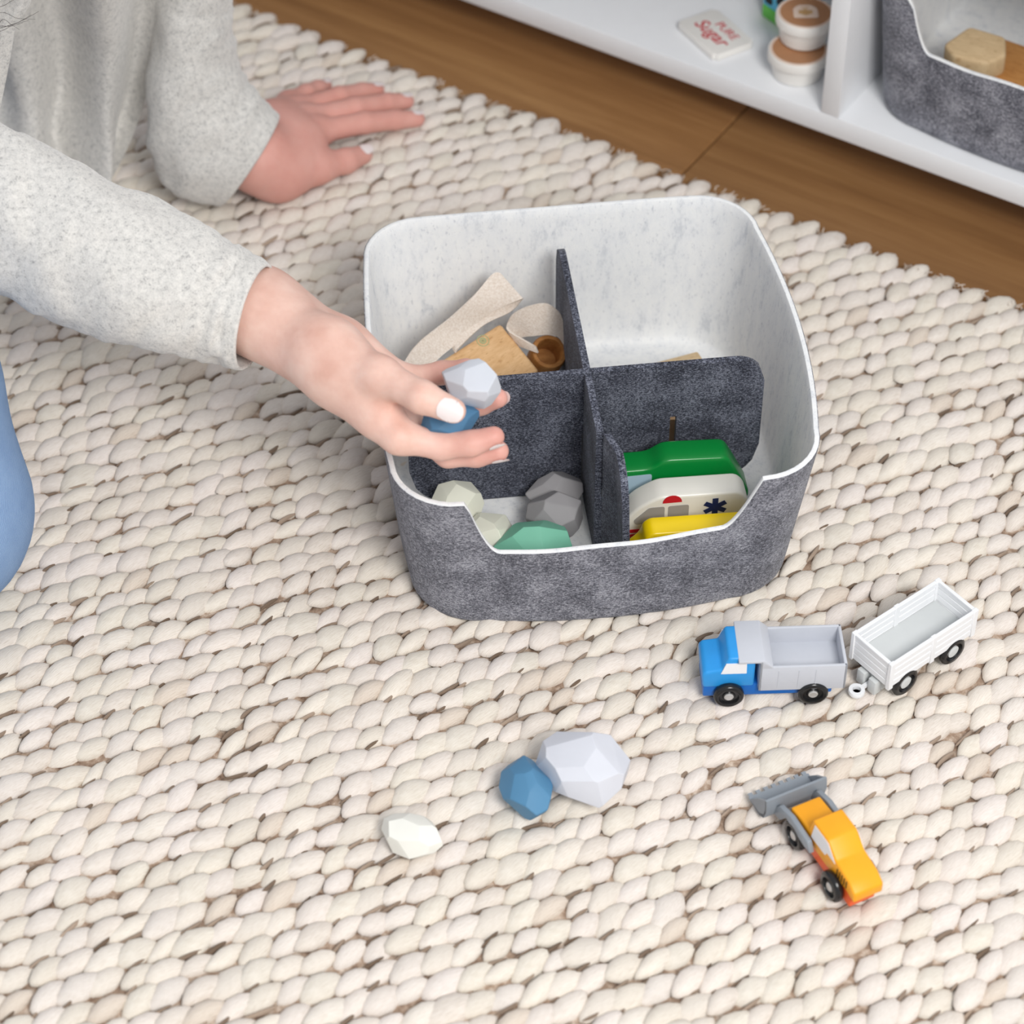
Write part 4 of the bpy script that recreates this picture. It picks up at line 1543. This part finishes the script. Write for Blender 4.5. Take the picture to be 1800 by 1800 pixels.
def drape(name, rows, amp, freq, seed, parent, th=.003, back=0.0):
    """hanging sheet: rows of (left, right) points from top to bottom"""
    R = smooth_path([(*a, *b) for a, b in rows], 8)
    m = 60
    bm = bmesh.new()
    A, B = [], []
    n = len(R)
    for i, r in enumerate(R):
        a, b = Vector(r[:3]), Vector(r[3:])
        ra, rb = [], []
        nd = (b - a).cross(Vector((0, 0, 1))).normalized()
        for j in range(m + 1):
            q = j / m
            p = a.lerp(b, q)
            edge = min(1, (1 - q) * 6, q * 6 + .2)
            f = -back * (1 - q) ** 2 + amp * (math.sin(q * freq * 2 * math.pi + seed) * (0.35 + .65 * edge) * (.4 + .7 * q) + .35 * noise.noise(Vector((q * 6, i * .05, seed))))
            p = p + nd * f
            ra.append(bm.verts.new(p + nd * th / 2)); rb.append(bm.verts.new(p - nd * th / 2))
        A.append(ra); B.append(rb)
    for i in range(n - 1):
        for j in range(m):
            bm.faces.new([A[i][j], A[i + 1][j], A[i + 1][j + 1], A[i][j + 1]])
            bm.faces.new([B[i][j + 1], B[i + 1][j + 1], B[i + 1][j], B[i][j]])
        for j in (0, m):
            bm.faces.new([A[i][j], B[i][j], B[i + 1][j], A[i + 1][j]])
    for i in (0, n - 1):
        for j in range(m):
            bm.faces.new([A[i][j], A[i][j + 1], B[i][j + 1], B[i][j]])
    o = link(name, bm_mesh(name, bm, 0), M['wool'], parent)
    smooth(o.data, 60)
    return o


drape('front_panel', [((-.42, 1.575, .42), (-.245, 1.60, .40)), ((-.405, 1.575, .28), A_(298, -130, .28) + np.array([0, 0.0, 0])), ((-.40, 1.575, .19), A_(283, 0, .19)), (A_(-30, 90, .15), A_(274, 80, .14)), (A_(-5, 180, .10), A_(258, 170, .09)),
                      (A_(10, 290, .060), A_(240, 240, .055)), (A_(90, 345, .035), A_(206, 320, .030))], .026, 2.0, -.94, cardigan, .003, .012)
drape('front_panel', [((-.56, 1.42, .44), (-.43, 1.44, .42)), (A_(-120, -40, .30), A_(36, -60, .30)), (A_(-120, 60, .25), A_(26, 50, .25)), (A_(-120, 150, .21), A_(10, 140, .21)), (A_(-110, 220, .18), A_(-4, 205, .185))], .008, 1.2, 1.0, cardigan)
sleeve('sleeve', [((473, 464), (421, 651)), ((440, 443), (384, 640)), ((404, 421), (345, 630)), ((340, 384), (262, 616)), ((208, 324), (173, 596)), ((100, 264), (82, 559)), ((0, 213), (-10, 517)), ((-130, 150), (-150, 470)), ((-250, 60), (-290, 420))],
       [.197, .200, .204, .210, .218, .226, .236, .25, .275], [.034, .034, .035, .039, .043, .047, .050, .052, .054], cardigan, .0045, 3.0, -.010)
sleeve('sleeve', [((490, 200), (385, 363)), ((468, 178), (330, 352)), ((440, 147), (285, 318)), ((420, 108), (258, 250)), ((411, 62), (258, 165)), ((409, 20), (266, 75)), ((408, -20), (272, -10)), ((404, -110), (272, -110)), ((400, -230), (272, -230))],
       [.036, .046, .062, .086, .115, .145, .172, .215, .27], [.038, .040, .042, .044, .046, .047, .048, .050, .054], cardigan, .0035, 8.0, .005)

# ---- jeans
def jeans_sdf(P):
    d = np.full(P.shape[:-1], 1.0)
    for kn, hp, an in ((knee_r, hip_r, np.array([-.82, 1.29, .075])), (knee_l, hip_l, np.array([-.92, 1.67, .075]))):
        q = seg_d(P, hp, hp * .3 + kn * .7, .106, .084)
        q = smin(q, seg_d(P, hp * .3 + kn * .7, kn, .084, .0715), .02)
        q = smin(q, seg_d(P, kn, an, .0715, .060), .025)
        d = smin(d, q, .03)
    d = smin(d, seg_d(P, hip_r, hip_l, .108, .108), .04)
    return smin(d, seg_d(P, hipc, hipc * .65 + chest * .35, .134, .134), .04)


V1, F1 = field_of(jeans_sdf, (-1.06, 1.06, -.01), (-.24, 1.86, .60), .007)
jeans = link('jeans', mesh_np('jeans', V1, F1.tolist(), 0), M['denim'], person)

# ---- hair: a cap over the skull with strands, a few of them reaching into the picture
fx = np.array([.86, 0, -.5]); up_ = np.array([.5, 0, .86]); hc_ = headc + up_ * .02


def hair_sdf(P):
    q = P - hc_
    loc_ = np.stack([q @ fx, q[..., 1], q @ up_], -1)
    e = (np.linalg.norm((loc_ + np.array([.014, 0, -.012])) / np.array([.104, .087, .116]), axis=-1) - 1) * .087
    cut = (loc_[..., 0] - .045) * .8 - (loc_[..., 2] - .03) * .6
    return np.maximum(e, cut)


Vh, Fh = field_of(hair_sdf, hc_ - .15, hc_ + .15, .007)
hair = link('hair', mesh_np('hair', Vh, Fh.tolist(), 0), M['hair'], person)
cu = bpy.data.curves.new('hair_strands', 'CURVE'); cu.dimensions = '3D'; cu.bevel_depth = .00022; cu.bevel_resolution = 1
hr = random.Random(5)
ends = [[(-60, 62), (-10, 52), (35, 38), (68, 20)], [(-60, 55), (-5, 50), (30, 40), (55, 26)], [(-60, 40), (0, 22), (30, 32), (62, 34)], [(-50, 20), (0, 12), (20, 2), (40, -8)], [(-60, 66), (0, 55), (22, 44), (50, 36)], [(-40, 30), (5, 34), (18, 42), (34, 52)], [(-50, 50), (0, 46), (20, 46), (40, 40)]]
for e_ in ends:
    pts = [Vector((-.36, 1.49, .60)) + Vector((hr.uniform(-.02, .02), hr.uniform(-.02, .02), hr.uniform(-.03, .02))), Vector((-.40, 1.44, .44)), ] + [at(u_, v_, .30 - .002 * i_) for i_, (u_, v_) in enumerate(e_)]
    P_ = smooth_path([tuple(p) for p in pts], 7)
    sp = cu.splines.new('POLY'); sp.points.add(len(P_) - 1)
    for k, p in enumerate(P_): sp.points[k].co = (*p, 1); sp.points[k].radius = 1 - .6 * k / len(P_)
o = link('hair_strands', cu, M['hair'], hair); o['kind'] = 'stuff'
for sd in (-1, 1):
    bm = bmesh.new()
    bmesh.ops.create_uvsphere(bm, u_segments=16, v_segments=10, radius=.012)
    o = link('eye', bm_mesh('eye', bm, 0), M['eye'], person); smooth(o.data, None)
    o.location = V2(hc_ + fx * .076 + up_ * .012 + np.array([0, sd * .032, 0]))
bm = bmesh.new(); bmesh.ops.create_uvsphere(bm, u_segments=16, v_segments=10, radius=.02)
for v in bm.verts: v.co = Vector((v.co.x * .35, v.co.y, v.co.z * .3))
o = link('lips', bm_mesh('lips', bm, 0), M['lip'], person); smooth(o.data, None)
o.location = V2(hc_ + fx * .086 - up_ * .058)
o.rotation_euler = (0, math.radians(30), 0)
